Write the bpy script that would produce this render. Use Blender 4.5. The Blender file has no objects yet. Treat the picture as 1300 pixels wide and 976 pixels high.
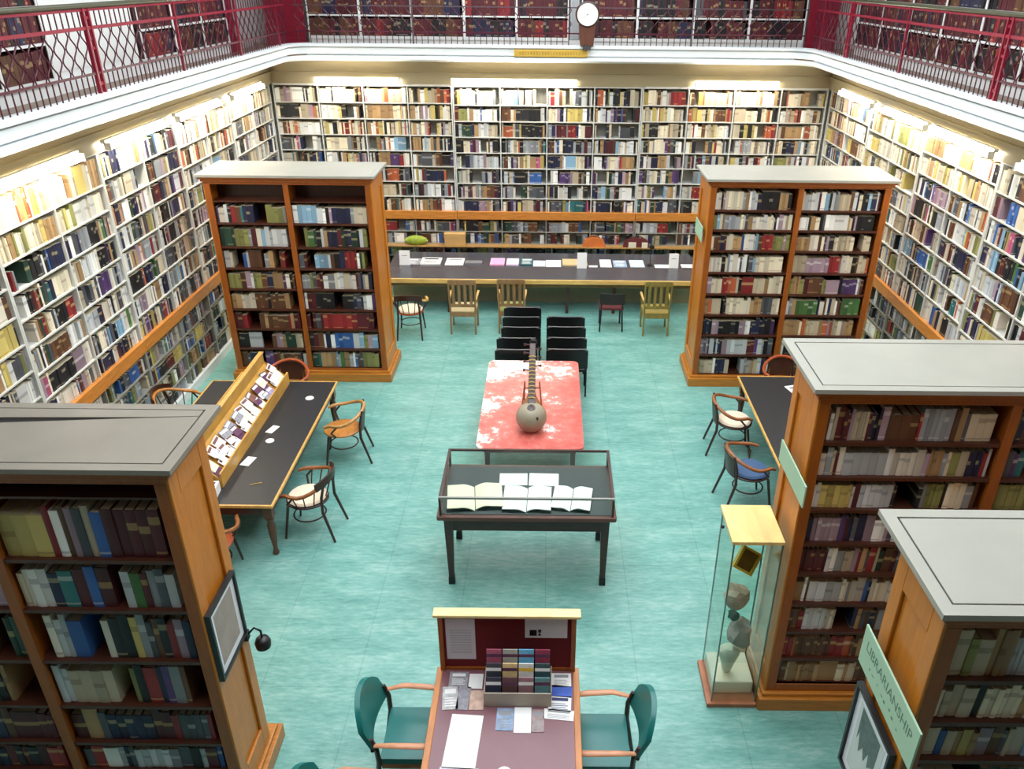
SKY, TUBE, EXPO = 3.4, 44.0, 0.5
import bpy, bmesh, math, random
from mathutils import Vector, Matrix
R = math.radians
PI = math.pi
scn = bpy.context.scene
COL = scn.collection

# ---------------------------------------------------------------- materials
def lin(c):
    return tuple(((v / 255) / 12.92 if v / 255 <= 0.04045 else ((v / 255 + 0.055) / 1.055) ** 2.4) for v in c)

MATS = {}

def newmat(name):
    m = bpy.data.materials.new(name)
    m.use_nodes = True
    nt = m.node_tree
    b = nt.nodes['Principled BSDF']
    return m, nt, b

def mat(name, col, rough=0.5, metal=0.0, var=0.08, scale=6.0, spec=0.5, coat=0.0):
    if name in MATS:
        return MATS[name]
    m, nt, b = newmat(name)
    c = lin(col)
    N, L = nt.nodes, nt.links
    tc = N.new('ShaderNodeTexCoord')
    no = N.new('ShaderNodeTexNoise')
    no.inputs['Scale'].default_value = scale
    no.inputs['Detail'].default_value = 3
    L.new(tc.outputs['Object'], no.inputs['Vector'])
    mx = N.new('ShaderNodeMix'); mx.data_type = 'RGBA'
    mx.inputs['A'].default_value = tuple(min(1, v * (1 - var)) for v in c) + (1,)
    mx.inputs['B'].default_value = tuple(min(1, v * (1 + var)) for v in c) + (1,)
    L.new(no.outputs['Fac'], mx.inputs['Factor'])
    L.new(mx.outputs['Result'], b.inputs['Base Color'])
    b.inputs['Roughness'].default_value = rough
    b.inputs['Metallic'].default_value = metal
    b.inputs['Specular IOR Level'].default_value = spec
    b.inputs['Coat Weight'].default_value = coat
    MATS[name] = m
    return m

def wood(name, col, rough=0.42, grain=(14, 14, 1.6), var=0.22, coat=0.15):
    if name in MATS:
        return MATS[name]
    m, nt, b = newmat(name)
    c = lin(col)
    N, L = nt.nodes, nt.links
    tc = N.new('ShaderNodeTexCoord')
    mp = N.new('ShaderNodeMapping')
    mp.inputs['Scale'].default_value = grain
    no = N.new('ShaderNodeTexNoise')
    no.inputs['Scale'].default_value = 2.2
    no.inputs['Detail'].default_value = 5
    no.inputs['Distortion'].default_value = 0.6
    L.new(tc.outputs['Object'], mp.inputs['Vector'])
    L.new(mp.outputs['Vector'], no.inputs['Vector'])
    cr = N.new('ShaderNodeValToRGB')
    cr.color_ramp.elements[0].position = 0.3
    cr.color_ramp.elements[0].color = tuple(v * (1 - var) for v in c) + (1,)
    cr.color_ramp.elements[1].position = 0.72
    cr.color_ramp.elements[1].color = tuple(min(1, v * (1 + var * 0.8)) for v in c) + (1,)
    L.new(no.outputs['Fac'], cr.inputs['Fac'])
    L.new(cr.outputs['Color'], b.inputs['Base Color'])
    b.inputs['Roughness'].default_value = rough
    b.inputs['Coat Weight'].default_value = coat
    b.inputs['Coat Roughness'].default_value = 0.2
    MATS[name] = m
    return m

def emit(name, col, strength):
    m, nt, b = newmat(name)
    b.inputs['Base Color'].default_value = lin(col) + (1,)
    b.inputs['Emission Color'].default_value = lin(col) + (1,)
    b.inputs['Emission Strength'].default_value = strength
    MATS[name] = m
    return m

def glass(name, tint=(248, 252, 250), refl=0.10):
    m = bpy.data.materials.new(name)
    m.use_nodes = True
    nt = m.node_tree
    N, L = nt.nodes, nt.links
    N.remove(N['Principled BSDF'])
    out = N['Material Output']
    tr = N.new('ShaderNodeBsdfTransparent')
    tr.inputs['Color'].default_value = lin(tint) + (1,)
    gl = N.new('ShaderNodeBsdfGlossy')
    gl.inputs['Roughness'].default_value = 0.03
    fr = N.new('ShaderNodeLayerWeight')
    fr.inputs['Blend'].default_value = 0.5
    pw = N.new('ShaderNodeMath'); pw.operation = 'POWER'; pw.inputs[1].default_value = 4.0
    L.new(fr.outputs['Facing'], pw.inputs[0])
    ad = N.new('ShaderNodeMath'); ad.operation = 'MULTIPLY_ADD'
    ad.inputs[1].default_value = 0.5
    ad.inputs[2].default_value = refl * 0.2
    ad.use_clamp = True
    L.new(pw.outputs[0], ad.inputs[0])
    mx = N.new('ShaderNodeMixShader')
    L.new(ad.outputs[0], mx.inputs[0])
    L.new(tr.outputs[0], mx.inputs[1])
    L.new(gl.outputs[0], mx.inputs[2])
    L.new(mx.outputs[0], out.inputs['Surface'])
    MATS[name] = m
    return m

# ---------------------------------------------------------------- book materials
BOOK = [  # (name, colour, band colour)
    ('white', (236, 235, 230), (60, 60, 70)), ('cream', (228, 217, 190), (110, 40, 35)), ('ivory', (216, 208, 192), (50, 60, 90)),
    ('pale grey', (196, 200, 202), (50, 55, 60)), ('grey', (146, 150, 154), (225, 225, 225)), ('dark grey', (78, 80, 86), (200, 200, 200)),
    ('black', (27, 27, 31), (190, 180, 150)), ('navy', (32, 36, 66), (205, 190, 140)), ('blue', (52, 92, 156), (230, 230, 230)),
    ('light blue', (130, 168, 194), (240, 240, 240)), ('maroon', (84, 28, 36), (205, 175, 110)), ('red', (140, 38, 42), (230, 200, 130)),
    ('orange', (180, 92, 56), (240, 230, 210)), ('brown', (96, 62, 42), (205, 175, 115)), ('tan', (172, 138, 96), (70, 35, 25)),
    ('dark green', (34, 62, 50), (205, 190, 130)), ('green', (72, 112, 60), (230, 230, 210)), ('olive', (134, 134, 78), (50, 50, 30)),
    ('yellow', (200, 180, 104), (90, 40, 30)), ('purple', (82, 56, 104), (220, 210, 220)), ('mauve', (160, 136, 150), (240, 240, 240)),
    ('pink', (194, 92, 128), (245, 235, 235)), ('teal', (46, 108, 108), (225, 225, 215)), ('beige', (192, 178, 152), (80, 50, 40)),
]
BNAME = [b[0] for b in BOOK]
def bookmat(name, col, band):
    m, nt, b = newmat('book_' + name.replace(' ', '_'))
    N, L = nt.nodes, nt.links
    def math_(op, a=None, bb=None, **k):
        n = N.new('ShaderNodeMath'); n.operation = op
        for i, v in enumerate((a, bb)):
            if v is None: continue
            if isinstance(v, (int, float)): n.inputs[i].default_value = v
            else: L.new(v, n.inputs[i])
        return n.outputs[0]
    uv = N.new('ShaderNodeUVMap'); uv.uv_map = 'UVMap'
    sp = N.new('ShaderNodeSeparateXYZ'); L.new(uv.outputs[0], sp.inputs[0])
    rnd, v = sp.outputs[0], sp.outputs[1]          # x: one number per book, y: height up the spine
    r1 = math_('FRACT', math_('MULTIPLY', rnd, 7.31))
    r2 = math_('FRACT', math_('MULTIPLY', rnd, 13.77))
    lo = math_('ADD', math_('MULTIPLY', r2, 0.3), 0.45)
    hi = math_('ADD', lo, math_('ADD', math_('MULTIPLY', r1, 0.12), 0.05))
    inb = math_('MULTIPLY', math_('GREATER_THAN', v, lo), math_('LESS_THAN', v, hi))
    inb = math_('MULTIPLY', inb, math_('GREATER_THAN', r1, 0.55))
    ft = math_('MULTIPLY', math_('GREATER_THAN', v, 0.07), math_('LESS_THAN', v, 0.12))
    ft = math_('MULTIPLY', ft, math_('GREATER_THAN', r2, 0.7))
    mask = math_('MULTIPLY', math_('MAXIMUM', inb, ft), 0.38)
    c = lin(col)
    var = N.new('ShaderNodeMix'); var.data_type = 'RGBA'
    var.inputs['A'].default_value = tuple(x * 0.62 for x in c) + (1,)
    var.inputs['B'].default_value = tuple(min(1, x * 1.18) for x in c) + (1,)
    L.new(r2, var.inputs['Factor'])
    mx = N.new('ShaderNodeMix'); mx.data_type = 'RGBA'
    L.new(mask, mx.inputs['Factor'])
    L.new(var.outputs['Result'], mx.inputs['A'])
    mx.inputs['B'].default_value = lin(band) + (1,)
    L.new(mx.outputs['Result'], b.inputs['Base Color'])
    b.inputs['Roughness'].default_value = 0.5
    MATS[m.name] = m
    return m
BMAT = [bookmat(*b) for b in BOOK]
M_PAGES = mat('book_pages', (196, 184, 156), 0.8)

# ---------------------------------------------------------------- mesh builder
class MB:
    def __init__(s):
        s.v, s.f, s.m, s.uv = [], [], [], []
    def quad(s, pts, m=0, uv=None):
        n = len(s.v)
        s.v += [tuple(p) for p in pts]
        s.f.append(tuple(range(n, n + len(pts)))); s.m.append(m); s.uv.append(uv)
    def hexa(s, p, m=0, ms=None, uv=None):
        """p: 8 corners, 0-3 bottom ccw (from above), 4-7 top"""
        n = len(s.v); s.v += [tuple(q) for q in p]
        F = [(3, 2, 1, 0), (4, 5, 6, 7), (0, 1, 5, 4), (1, 2, 6, 5), (2, 3, 7, 6), (3, 0, 4, 7)]
        for i, f in enumerate(F):
            s.f.append(tuple(n + k for k in f)); s.m.append(ms[i] if ms else m)
            s.uv.append([(uv, 1.0 if k > 3 else 0.0) for k in f] if uv is not None else None)
        return s
    def box(s, x0, x1, y0, y1, z0, z1, m=0):
        s.hexa([(x0, y0, z0), (x1, y0, z0), (x1, y1, z0), (x0, y1, z0), (x0, y0, z1), (x1, y0, z1), (x1, y1, z1), (x0, y1, z1)], m)
        return s
    def cbox(s, cx, cy, cz, sx, sy, sz, m=0):
        return s.box(cx - sx / 2, cx + sx / 2, cy - sy / 2, cy + sy / 2, cz - sz / 2, cz + sz / 2, m)
    def taper(s, cx, cy, z0, z1, a0, a1, m=0):
        s.hexa([(cx - a0, cy - a0, z0), (cx + a0, cy - a0, z0), (cx + a0, cy + a0, z0), (cx - a0, cy + a0, z0),
                (cx - a1, cy - a1, z1), (cx + a1, cy - a1, z1), (cx + a1, cy + a1, z1), (cx - a1, cy + a1, z1)], m)
        return s
    def tube(s, pts, r, seg=8, m=0, closed=False, flat=1.0):
        pts = [Vector(p) for p in pts]
        k = len(pts)
        rs = r if isinstance(r, (list, tuple)) else [r] * k
        n0 = len(s.v)
        up = None
        for i, p in enumerate(pts):
            if closed: t = pts[(i + 1) % k] - pts[i - 1]
            else: t = pts[min(i + 1, k - 1)] - pts[max(i - 1, 0)]
            t.normalize()
            if up is None:
                up = Vector((0, 0, 1)) if abs(t.z) < 0.9 else Vector((1, 0, 0))
            a = t.cross(up)
            if a.length < 1e-4: a = t.orthogonal()
            a.normalize(); b = a.cross(t).normalized(); up = b
            for j in range(seg):
                th = 2 * PI * j / seg
                s.v.append(tuple(p + (a * math.cos(th) + b * math.sin(th) * flat) * rs[i]))
        for i in range(k if closed else k - 1):
            for j in range(seg):
                i2 = (i + 1) % k
                s.f.append((n0 + i * seg + j, n0 + i * seg + (j + 1) % seg, n0 + i2 * seg + (j + 1) % seg, n0 + i2 * seg + j)); s.m.append(m); s.uv.append(None)
        if not closed:
            s.f.append(tuple(n0 + j for j in reversed(range(seg)))); s.m.append(m); s.uv.append(None)
            s.f.append(tuple(n0 + (k - 1) * seg + j for j in range(seg))); s.m.append(m); s.uv.append(None)
        return s
    def lathe(s, prof, c=(0, 0, 0), seg=16, m=0, sx=1.0, sy=1.0):
        n0 = len(s.v); k = len(prof)
        for r, z in prof:
            for j in range(seg):
                th = 2 * PI * j / seg
                s.v.append((c[0] + r * math.cos(th) * sx, c[1] + r * math.sin(th) * sy, c[2] + z))
        for i in range(k - 1):
            for j in range(seg):
                s.f.append((n0 + i * seg + j, n0 + i * seg + (j + 1) % seg, n0 + (i + 1) * seg + (j + 1) % seg, n0 + (i + 1) * seg + j)); s.m.append(m); s.uv.append(None)
        s.f.append(tuple(n0 + j for j in reversed(range(seg)))); s.m.append(m); s.uv.append(None)
        s.f.append(tuple(n0 + (k - 1) * seg + j for j in range(seg))); s.m.append(m); s.uv.append(None)
        return s
    def grid(s, fn, nu, nv, th=None, m=0):
        """closed slab from a surface fn(u,v)->Vector and a thickness vector fn"""
        n0 = len(s.v)
        for side in (0, 1):
            for i in range(nu + 1):
                for j in range(nv + 1):
                    p = Vector(fn(i / nu, j / nv))
                    if side: p = p + Vector(th(i / nu, j / nv))
                    s.v.append(tuple(p))
        W = nv + 1; B = (nu + 1) * W
        def F(*a):
            s.f.append(a); s.m.append(m); s.uv.append(None)
        for i in range(nu):
            for j in range(nv):
                a = n0 + i * W + j
                F(a, a + W, a + W + 1, a + 1)
                F(B + a, B + a + 1, B + a + W + 1, B + a + W)
        for i in range(nu):
            a = n0 + i * W; F(a, B + a, B + a + W, a + W)
            a = n0 + i * W + nv; F(a, a + W, B + a + W, B + a)
        for j in range(nv):
            a = n0 + j; F(a, a + 1, B + a + 1, B + a)
            a = n0 + nu * W + j; F(a, B + a, B + a + 1, a + 1)
        return s
    def prism(s, poly, z0, z1, m=0):
        n0 = len(s.v); k = len(poly)
        s.v += [(x, y, z0) for x, y in poly] + [(x, y, z1) for x, y in poly]
        s.f.append(tuple(n0 + i for i in reversed(range(k)))); s.m.append(m); s.uv.append(None)
        s.f.append(tuple(n0 + k + i for i in range(k))); s.m.append(m); s.uv.append(None)
        for i in range(k):
            j = (i + 1) % k
            s.f.append((n0 + i, n0 + j, n0 + k + j, n0 + k + i)); s.m.append(m); s.uv.append(None)
        return s
    def xf(s, M):
        s.v = [tuple(M @ Vector(p)) for p in s.v]
        return s
    def build(s, name, mats, parent=None, smooth=False, bevel=0.0, loc=None, rotz=0.0, fix=False):
        me = bpy.data.meshes.new(name)
        me.from_pydata(s.v, [], s.f)
        if not isinstance(mats, (list, tuple)): mats = [mats]
        for q in mats: me.materials.append(q)
        if len(mats) > 1: me.polygons.foreach_set('material_index', s.m)
        if any(u is not None for u in s.uv):
            ul = me.uv_layers.new(name='UVMap')
            flat = []
            for f, u in zip(s.f, s.uv):
                for k in range(len(f)): flat += list(u[k]) if u is not None else [0.0, 0.0]
            ul.data.foreach_set('uv', flat)
        if fix:
            bm = bmesh.new(); bm.from_mesh(me); bmesh.ops.recalc_face_normals(bm, faces=bm.faces); bm.to_mesh(me); bm.free()
        if smooth:
            me.polygons.foreach_set('use_smooth', [True] * len(me.polygons))
            try: me.set_sharp_from_angle(angle=R(45))
            except Exception: pass
        me.update()
        o = bpy.data.objects.new(name, me)
        COL.objects.link(o)
        if parent: o.parent = parent
        if loc: o.location = loc
        if rotz: o.rotation_euler.z = rotz
        if bevel:
            b = o.modifiers.new('bevel', 'BEVEL'); b.width = bevel; b.segments = 2; b.limit_method = 'ANGLE'
        return o

def tag(o, label, cat, group=None, kind=None):
    o['label'] = label; o['category'] = cat
    if group: o['group'] = group
    if kind: o['kind'] = kind
    return o
def thing(name, label, cat, loc=(0, 0, 0), rz=0.0, group=None):
    o = bpy.data.objects.new(name, None); COL.objects.link(o)
    o.location = loc; o.rotation_euler.z = rz; o.empty_display_size = 0.1
    return tag(o, label, cat, group)
def struct(name, mb, mats, **k):
    o = mb.build(name, mats, **k); o['kind'] = 'structure'
    return o
def dup(root, loc, rz, label, group=None):
    r = root.copy(); COL.objects.link(r); r.location = loc; r.rotation_euler.z = rz; r['label'] = label
    if group: r['group'] = group
    for ch in list(root.children):
        c = ch.copy(); COL.objects.link(c); c.parent = r
        for g in list(ch.children):
            d = g.copy(); COL.objects.link(d); d.parent = c
    return r
def text_mesh(name, s, size, m, parent, M, extrude=0.002, align='CENTER'):
    cu = bpy.data.curves.new(name, 'FONT'); cu.body = s; cu.size = size; cu.extrude = extrude
    cu.align_x = align; cu.align_y = 'CENTER'
    tmp = bpy.data.objects.new(name + '_tmp', cu); COL.objects.link(tmp)
    bpy.context.view_layer.update()
    me = bpy.data.meshes.new_from_object(tmp.evaluated_get(bpy.context.evaluated_depsgraph_get()))
    bpy.data.objects.remove(tmp); bpy.data.curves.remove(cu)
    me.transform(M); me.materials.clear(); me.materials.append(m)
    o = bpy.data.objects.new(name, me); COL.objects.link(o); o.parent = parent
    return o

# ---------------------------------------------------------------- palette
W_SIDE = wood('oak_side', (194, 118, 30), var=0.14)
W_FACE = wood('oak_face', (152, 80, 20), var=0.16)
W_LIGHT = wood('light_wood', (214, 166, 88))
W_PLINTH = wood('oak_plinth', (184, 116, 36), grain=(1.6, 14, 14))
W_SHELF = wood('dark_shelf_wood', (74, 36, 22), grain=(1.6, 14, 14))
W_IN = wood('dark_case_inside', (58, 30, 20))
W_DARK = wood('dark_mahogany', (62, 34, 28), grain=(3, 3, 3))
W_BENT = wood('bentwood', (58, 30, 22), grain=(6, 6, 6))
W_RAIL = wood('orange_rail_wood', (146, 86, 42), grain=(6, 6, 6))
W_SEAT = wood('tan_seat', (190, 124, 56), grain=(4, 10, 4))
W_OLIVE = wood('olive_brown_wood', (120, 96, 52), grain=(8, 8, 2))
M_TOPGREY = mat('bookcase_top_grey', (158, 156, 146), 0.6, var=0.12, scale=2.0)
M_TOPDARK = mat('bookcase_top_worn_grey', (128, 121, 110), 0.5, var=0.2, scale=2.5)
M_GAP = mat('dark_joint', (22, 18, 16), 0.9)
M_WALLSH = mat('pale_shelf_paint', (206, 206, 200), 0.5, var=0.04)
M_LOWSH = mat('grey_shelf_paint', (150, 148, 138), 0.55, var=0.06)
M_WHITE = mat('white_paint', (228, 230, 228), 0.5, var=0.03)
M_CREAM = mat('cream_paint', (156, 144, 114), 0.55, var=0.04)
M_LEDGE = wood('ledge_wood', (200, 128, 52), grain=(2, 2, 12))
M_BLACKTOP = mat('black_table_leather', (44, 44, 47), 0.42, var=0.15, scale=14)
M_COUNTER = mat('slate_counter', (74, 74, 80), 0.22, var=0.06)
M_GREENV = mat('green_vinyl', (22, 108, 104), 0.34, var=0.08, spec=0.5)
M_BLACKV = mat('black_vinyl', (20, 19, 21), 0.4)
M_METAL = mat('grey_metal', (120, 120, 124), 0.35, metal=1.0)
M_BLACKM = mat('black_metal', (18, 18, 20), 0.35)
M_PAPER = mat('paper', (240, 240, 238), 0.7, var=0.02)
M_CREAMP = mat('cream_paper', (232, 224, 200), 0.7, var=0.06)
M_RED = mat('railing_red', (138, 18, 46), 0.4, var=0.12)
M_BALU = mat('railing_dark_red', (78, 16, 38), 0.4, var=0.15)
M_OLIVER = mat('olive_handrail', (66, 66, 44), 0.35)
M_GOLD = mat('gold', (206, 170, 74), 0.4, metal=0.2, var=0.15, scale=12)
M_LINING = mat('grey_felt', (78, 82, 84), 0.9, var=0.08)
M_PURPLE = mat('plum_leather', (126, 84, 92), 0.35, var=0.08, scale=4)
M_FELT = mat('dark_red_felt', (104, 12, 20), 0.95, var=0.1)
M_MINT = mat('pale_green_sign', (166, 200, 172), 0.6, var=0.06, scale=3)
M_INK = mat('ink', (92, 122, 104), 0.8)
M_BLACKP = mat('black_paint', (20, 20, 22), 0.4)
M_GLASS = glass('clear_glass')
# ================================================================= SETTING
XW = 5.84      # front plane of the wall shelving, either side
YB = 17.55     # front plane of the back shelving
GF = 4.80      # gallery floor
mfl, nt, b = newmat('teal_lino')
N, L = nt.nodes, nt.links
tc = N.new('ShaderNodeTexCoord')
def noise(scale, mapscale, detail=4, rough=0.6):
    mp = N.new('ShaderNodeMapping'); mp.inputs['Scale'].default_value = mapscale
    L.new(tc.outputs['Object'], mp.inputs['Vector'])
    n = N.new('ShaderNodeTexNoise'); n.inputs['Scale'].default_value = scale; n.inputs['Detail'].default_value = detail
    n.inputs['Roughness'].default_value = rough
    L.new(mp.outputs['Vector'], n.inputs['Vector'])
    return n.outputs['Fac']
n1 = noise(1.0, (1.2, 4.2, 1), 6, 0.65)
n2 = noise(9.0, (0.8, 3.0, 1), 4, 0.7)
n3 = noise(0.35, (1, 1, 1), 2)
av = N.new('ShaderNodeMath'); av.operation = 'MULTIPLY_ADD'; av.inputs[1].default_value = 0.5
L.new(n2, av.inputs[0])
hv = N.new('ShaderNodeMath'); hv.operation = 'MULTIPLY'; hv.inputs[1].default_value = 0.5
L.new(n1, hv.inputs[0]); L.new(hv.outputs[0], av.inputs[2])
cr = N.new('ShaderNodeValToRGB')
e = cr.color_ramp.elements
e[0].position = 0.30; e[0].color = lin((78, 136, 128)) + (1,)
e[1].position = 0.72; e[1].color = lin((166, 202, 194)) + (1,)
q = cr.color_ramp.elements.new(0.5); q.color = lin((114, 170, 161)) + (1,)
L.new(av.outputs[0], cr.inputs['Fac'])
wx = N.new('ShaderNodeMix'); wx.data_type = 'RGBA'; wx.blend_type = 'MIX'
wr = N.new('ShaderNodeMapRange'); wr.inputs[1].default_value = 0.55; wr.inputs[2].default_value = 0.75; wr.inputs[3].default_value = 0; wr.inputs[4].default_value = 0.35
L.new(n3, wr.inputs[0]); L.new(wr.outputs[0], wx.inputs['Factor'])
L.new(cr.outputs['Color'], wx.inputs['A']); wx.inputs['B'].default_value = lin((150, 178, 168)) + (1,)
br = N.new('ShaderNodeTexBrick'); br.offset = 0.0
br.inputs['Color1'].default_value = (1, 1, 1, 1); br.inputs['Color2'].default_value = (0.96, 0.96, 0.96, 1); br.inputs['Mortar'].default_value = (0.80, 0.80, 0.80, 1)
br.inputs['Scale'].default_value = 1.0; br.inputs['Mortar Size'].default_value = 0.006
br.inputs['Brick Width'].default_value = 0.92; br.inputs['Row Height'].default_value = 0.92
L.new(tc.outputs['Object'], br.inputs['Vector'])
ml = N.new('ShaderNodeMix'); ml.data_type = 'RGBA'; ml.blend_type = 'MULTIPLY'; ml.inputs['Factor'].default_value = 1
L.new(wx.outputs['Result'], ml.inputs['A']); L.new(br.outputs['Color'], ml.inputs['B'])
L.new(ml.outputs['Result'], b.inputs['Base Color'])
rr = N.new('ShaderNodeMapRange'); rr.inputs[3].default_value = 0.28; rr.inputs[4].default_value = 0.5
L.new(n1, rr.inputs[0]); L.new(rr.outputs[0], b.inputs['Roughness'])
struct('floor', MB().box(-6.3, 6.3, -1.3, 18.05, -0.1, 0), mfl)

struct('wall_left', MB().box(-6.4, -6.2, -1.3, 18.05, 0, GF - 0.12).box(-6.85, -6.65, -1.3, 18.9, GF - 0.12, 8.9), M_WHITE)
struct('wall_right', MB().box(6.2, 6.4, -1.3, 18.05, 0, GF - 0.12).box(6.65, 6.85, -1.3, 18.9, GF - 0.12, 8.9), M_WHITE)
struct('wall_back', MB().box(-6.4, 6.4, 17.9, 18.05, 0, GF - 0.12).box(-6.85, 6.85, 18.5, 18.7, GF - 0.12, 8.9), M_WHITE)
struct('wall_front', MB().box(-6.85, 6.85, -1.5, -1.3, 0, 8.9), mat('front_wall', (96, 80, 66), .7))
# ceiling with a long roof light over the well
c = MB()
c.box(-6.85, -3.6, -1.5, 18.7, 8.9, 9.05).box(3.6, 6.85, -1.5, 18.7, 8.9, 9.05).box(-3.6, 3.6, -1.5, 1.5, 8.9, 9.05).box(-3.6, 3.6, 16.5, 18.7, 8.9, 9.05)
struct('ceiling', c, M_WHITE)
struct('window_1', MB().box(-3.6, 3.6, 1.5, 16.5, 9.0, 9.04), emit('daylit_roof_glass', (244, 250, 255), SKY))
# gallery slab, floor boards on top
gm = wood('gallery_floor_board', (116, 92, 68), grain=(3, 3, 3), rough=0.4)
g = MB()
g.box(-6.65, -5.21, 0.4, 18.5, GF - 0.12, GF).box(5.21, 6.65, 0.4, 18.5, GF - 0.12, GF).box(-5.21, 5.21, 17.05, 18.5, GF - 0.12, GF)
for sg in (-1, 1):
    g.prism([(sg * 5.21, 16.55), (sg * 4.72, 17.05), (sg * 5.21, 17.05)][::sg], GF - 0.12, GF)
g.box(-6.65, 6.65, -1.3, 0.4, GF - 0.12, GF)
struct('floor_gallery', g, gm)
# cornice: one moulding swept round the well (U shape), rounded back corners
def well_path(off, z, n=6, r=0.42):
    xi, yi = 5.06 + off, 16.9 + off
    rr_ = r + off
    pts = [(-xi, 0.4, z)]
    for k in range(n + 1):
        a = PI - (PI / 2) * k / n
        pts.append((-xi + rr_ + rr_ * math.cos(a), yi - rr_ + rr_ * math.sin(a), z))
    for k in range(n + 1):
        a = PI / 2 - (PI / 2) * k / n
        pts.append((xi - rr_ + rr_ * math.cos(a), yi - rr_ + rr_ * math.sin(a), z))
    pts.append((xi, 0.4, z))
    return pts
def sweep_profile(prof):
    mb = MB(); rows = [well_path(o, z) for o, z in prof]
    k = len(rows[0]); n = len(rows)
    mb.v = [p for r in rows for p in r]
    for i in range(n):
        i2 = (i + 1) % n
        for j in range(k - 1):
            mb.f.append((i * k + j, i * k + j + 1, i2 * k + j + 1, i2 * k + j)); mb.m.append(0); mb.uv.append(None)
    for j in (0, k - 1):
        mb.f.append(tuple(i * k + j for i in range(n))); mb.m.append(0); mb.uv.append(None)
    return mb
prof = [(0.26, 4.79), (0.16, 4.79), (0.16, 4.93), (0.03, 4.93), (0.0, 4.91), (0.0, 4.875), (0.07, 4.868), (0.07, 4.852), (0.035, 4.848), (0.035, 4.735), (0.09, 4.73), (0.09, 4.71), (0.01, 4.705), (0.0, 4.70), (0.0, 4.645), (0.06, 4.62), (0.14, 4.60), (0.26, 4.60)]
m_corn = mat('cornice_white', (226, 232, 234), 0.35, var=0.02)
struct('trim_1', sweep_profile(prof), m_corn, fix=True, smooth=True)
# soffit under the gallery and the bulkheads above the wall shelving
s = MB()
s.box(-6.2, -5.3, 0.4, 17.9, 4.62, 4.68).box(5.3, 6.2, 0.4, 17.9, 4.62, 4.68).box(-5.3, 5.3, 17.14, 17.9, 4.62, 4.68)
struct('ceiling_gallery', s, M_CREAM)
s = MB()
for sg in (-1, 1):
    a, bb = sorted((sg * 6.2, sg * (XW - 0.02)))
    s.box(a, bb, 0.4, 17.9, 4.34, 4.62)
    a, bb = sorted((sg * 6.2, sg * (XW - 0.05)))
    s.box(a, bb, 0.4, 17.9, 4.10, 4.31)
    a, bb = sorted((sg * 6.2, sg * (XW - 0.08)))
    s.box(a, bb, 0.4, 17.9, 4.31, 4.34)
s.box(-5.86, 5.86, YB + 0.02, 17.9, 4.34, 4.62).box(-5.82, 5.82, YB - 0.02, 17.9, 4.31, 4.34).box(-5.84, 5.84, YB, 17.9, 4.10, 4.31)
s.box(-2.08, 1.98, YB - 0.03, YB, 4.10, 4.31)
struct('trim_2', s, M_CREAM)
struct('baseboard_left', MB().box(-6.2, -XW + 0.03, 4.0, 17.6, 0, 0.14), M_WHITE)
struct('baseboard_right', MB().box(XW - 0.03, 6.2, 4.0, 17.6, 0, 0.14), M_WHITE)
struct('baseboard_back', MB().box(-5.8, 5.8, YB - 0.03, 17.9, 0, 0.14), M_LOWSH)

# ================================================================= CAMERA
cam = bpy.data.cameras.new('camera'); co = bpy.data.objects.new('camera', cam); COL.objects.link(co)
cam.sensor_fit = 'HORIZONTAL'; cam.sensor_width = 36
F_PX, CX, CY, HY, CH, ROLL = 1010, 695, 488, -35, 6.2, 0.58
cam.lens = F_PX * 36 / 1300
cam.shift_x = -(CX - 650) / 1300
TILT = math.atan((CY - HY) / F_PX)
co.matrix_world = Matrix.Translation((0, 0, CH)) @ Matrix.Rotation(PI / 2 - TILT, 4, 'X') @ Matrix.Rotation(R(ROLL), 4, 'Z')
cam.clip_start = 0.05; cam.clip_end = 100
scn.camera = co
def proj(p):
    z = p[2] - CH; cs, sn = math.cos(TILT), math.sin(TILT)
    d = p[1] * cs - z * sn; w = p[1] * sn + z * cs
    a, bb = F_PX * p[0] / d, F_PX * w / d
    k, n = math.cos(R(ROLL)), math.sin(R(ROLL))
    return CX + a * k + bb * n, CY - (-a * n + bb * k)

# ================================================================= LIGHTS
w = bpy.data.worlds.new('world'); scn.world = w; w.use_nodes = True
w.node_tree.nodes['Background'].inputs[0].default_value = (0.9, 0.95, 1, 1)
w.node_tree.nodes['Background'].inputs[1].default_value = 0.3
vs = scn.view_settings
scn.display_settings.display_device = 'sRGB'
vs.view_transform = 'Standard'; vs.look = 'None'; vs.exposure = EXPO; vs.gamma = 1; vs.use_curve_mapping = False
scn.cycles.max_bounces = 6; scn.cycles.diffuse_bounces = 4; scn.cycles.glossy_bounces = 3; scn.cycles.transparent_max_bounces = 12
scn.cycles.use_denoising = True; scn.cycles.sample_clamp_indirect = 6
M_TUBE = emit('lit_tube', (255, 246, 228), TUBE)
def tube_light(label, x, y, rz, length):
    t = thing('fluorescent_light', label, 'ceiling light', (x, y, 4.16), rz, 'strip lights over the wall shelves')
    # local x along the tube, local y towards the wall
    h = MB().box(-length / 2, length / 2, 0.02, 0.08, 0.04, 0.085)
    h.box(-0.05, 0.05, 0.05, 0.125, 0.05, 0.07)
    h.build('housing', M_WHITE, t)
    for sx in (-1, 1):
        MB().cbox(sx * (length / 2 - 0.012), 0.0, 0.005, 0.024, 0.084, 0.09).build('end_cap', M_WHITE, t)
    MB().tube([(-length / 2 + 0.02, 0.0, 0.0), (length / 2 - 0.02, 0.0, 0.0)], 0.038, 12).build('tube', M_TUBE, t, smooth=True)
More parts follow.
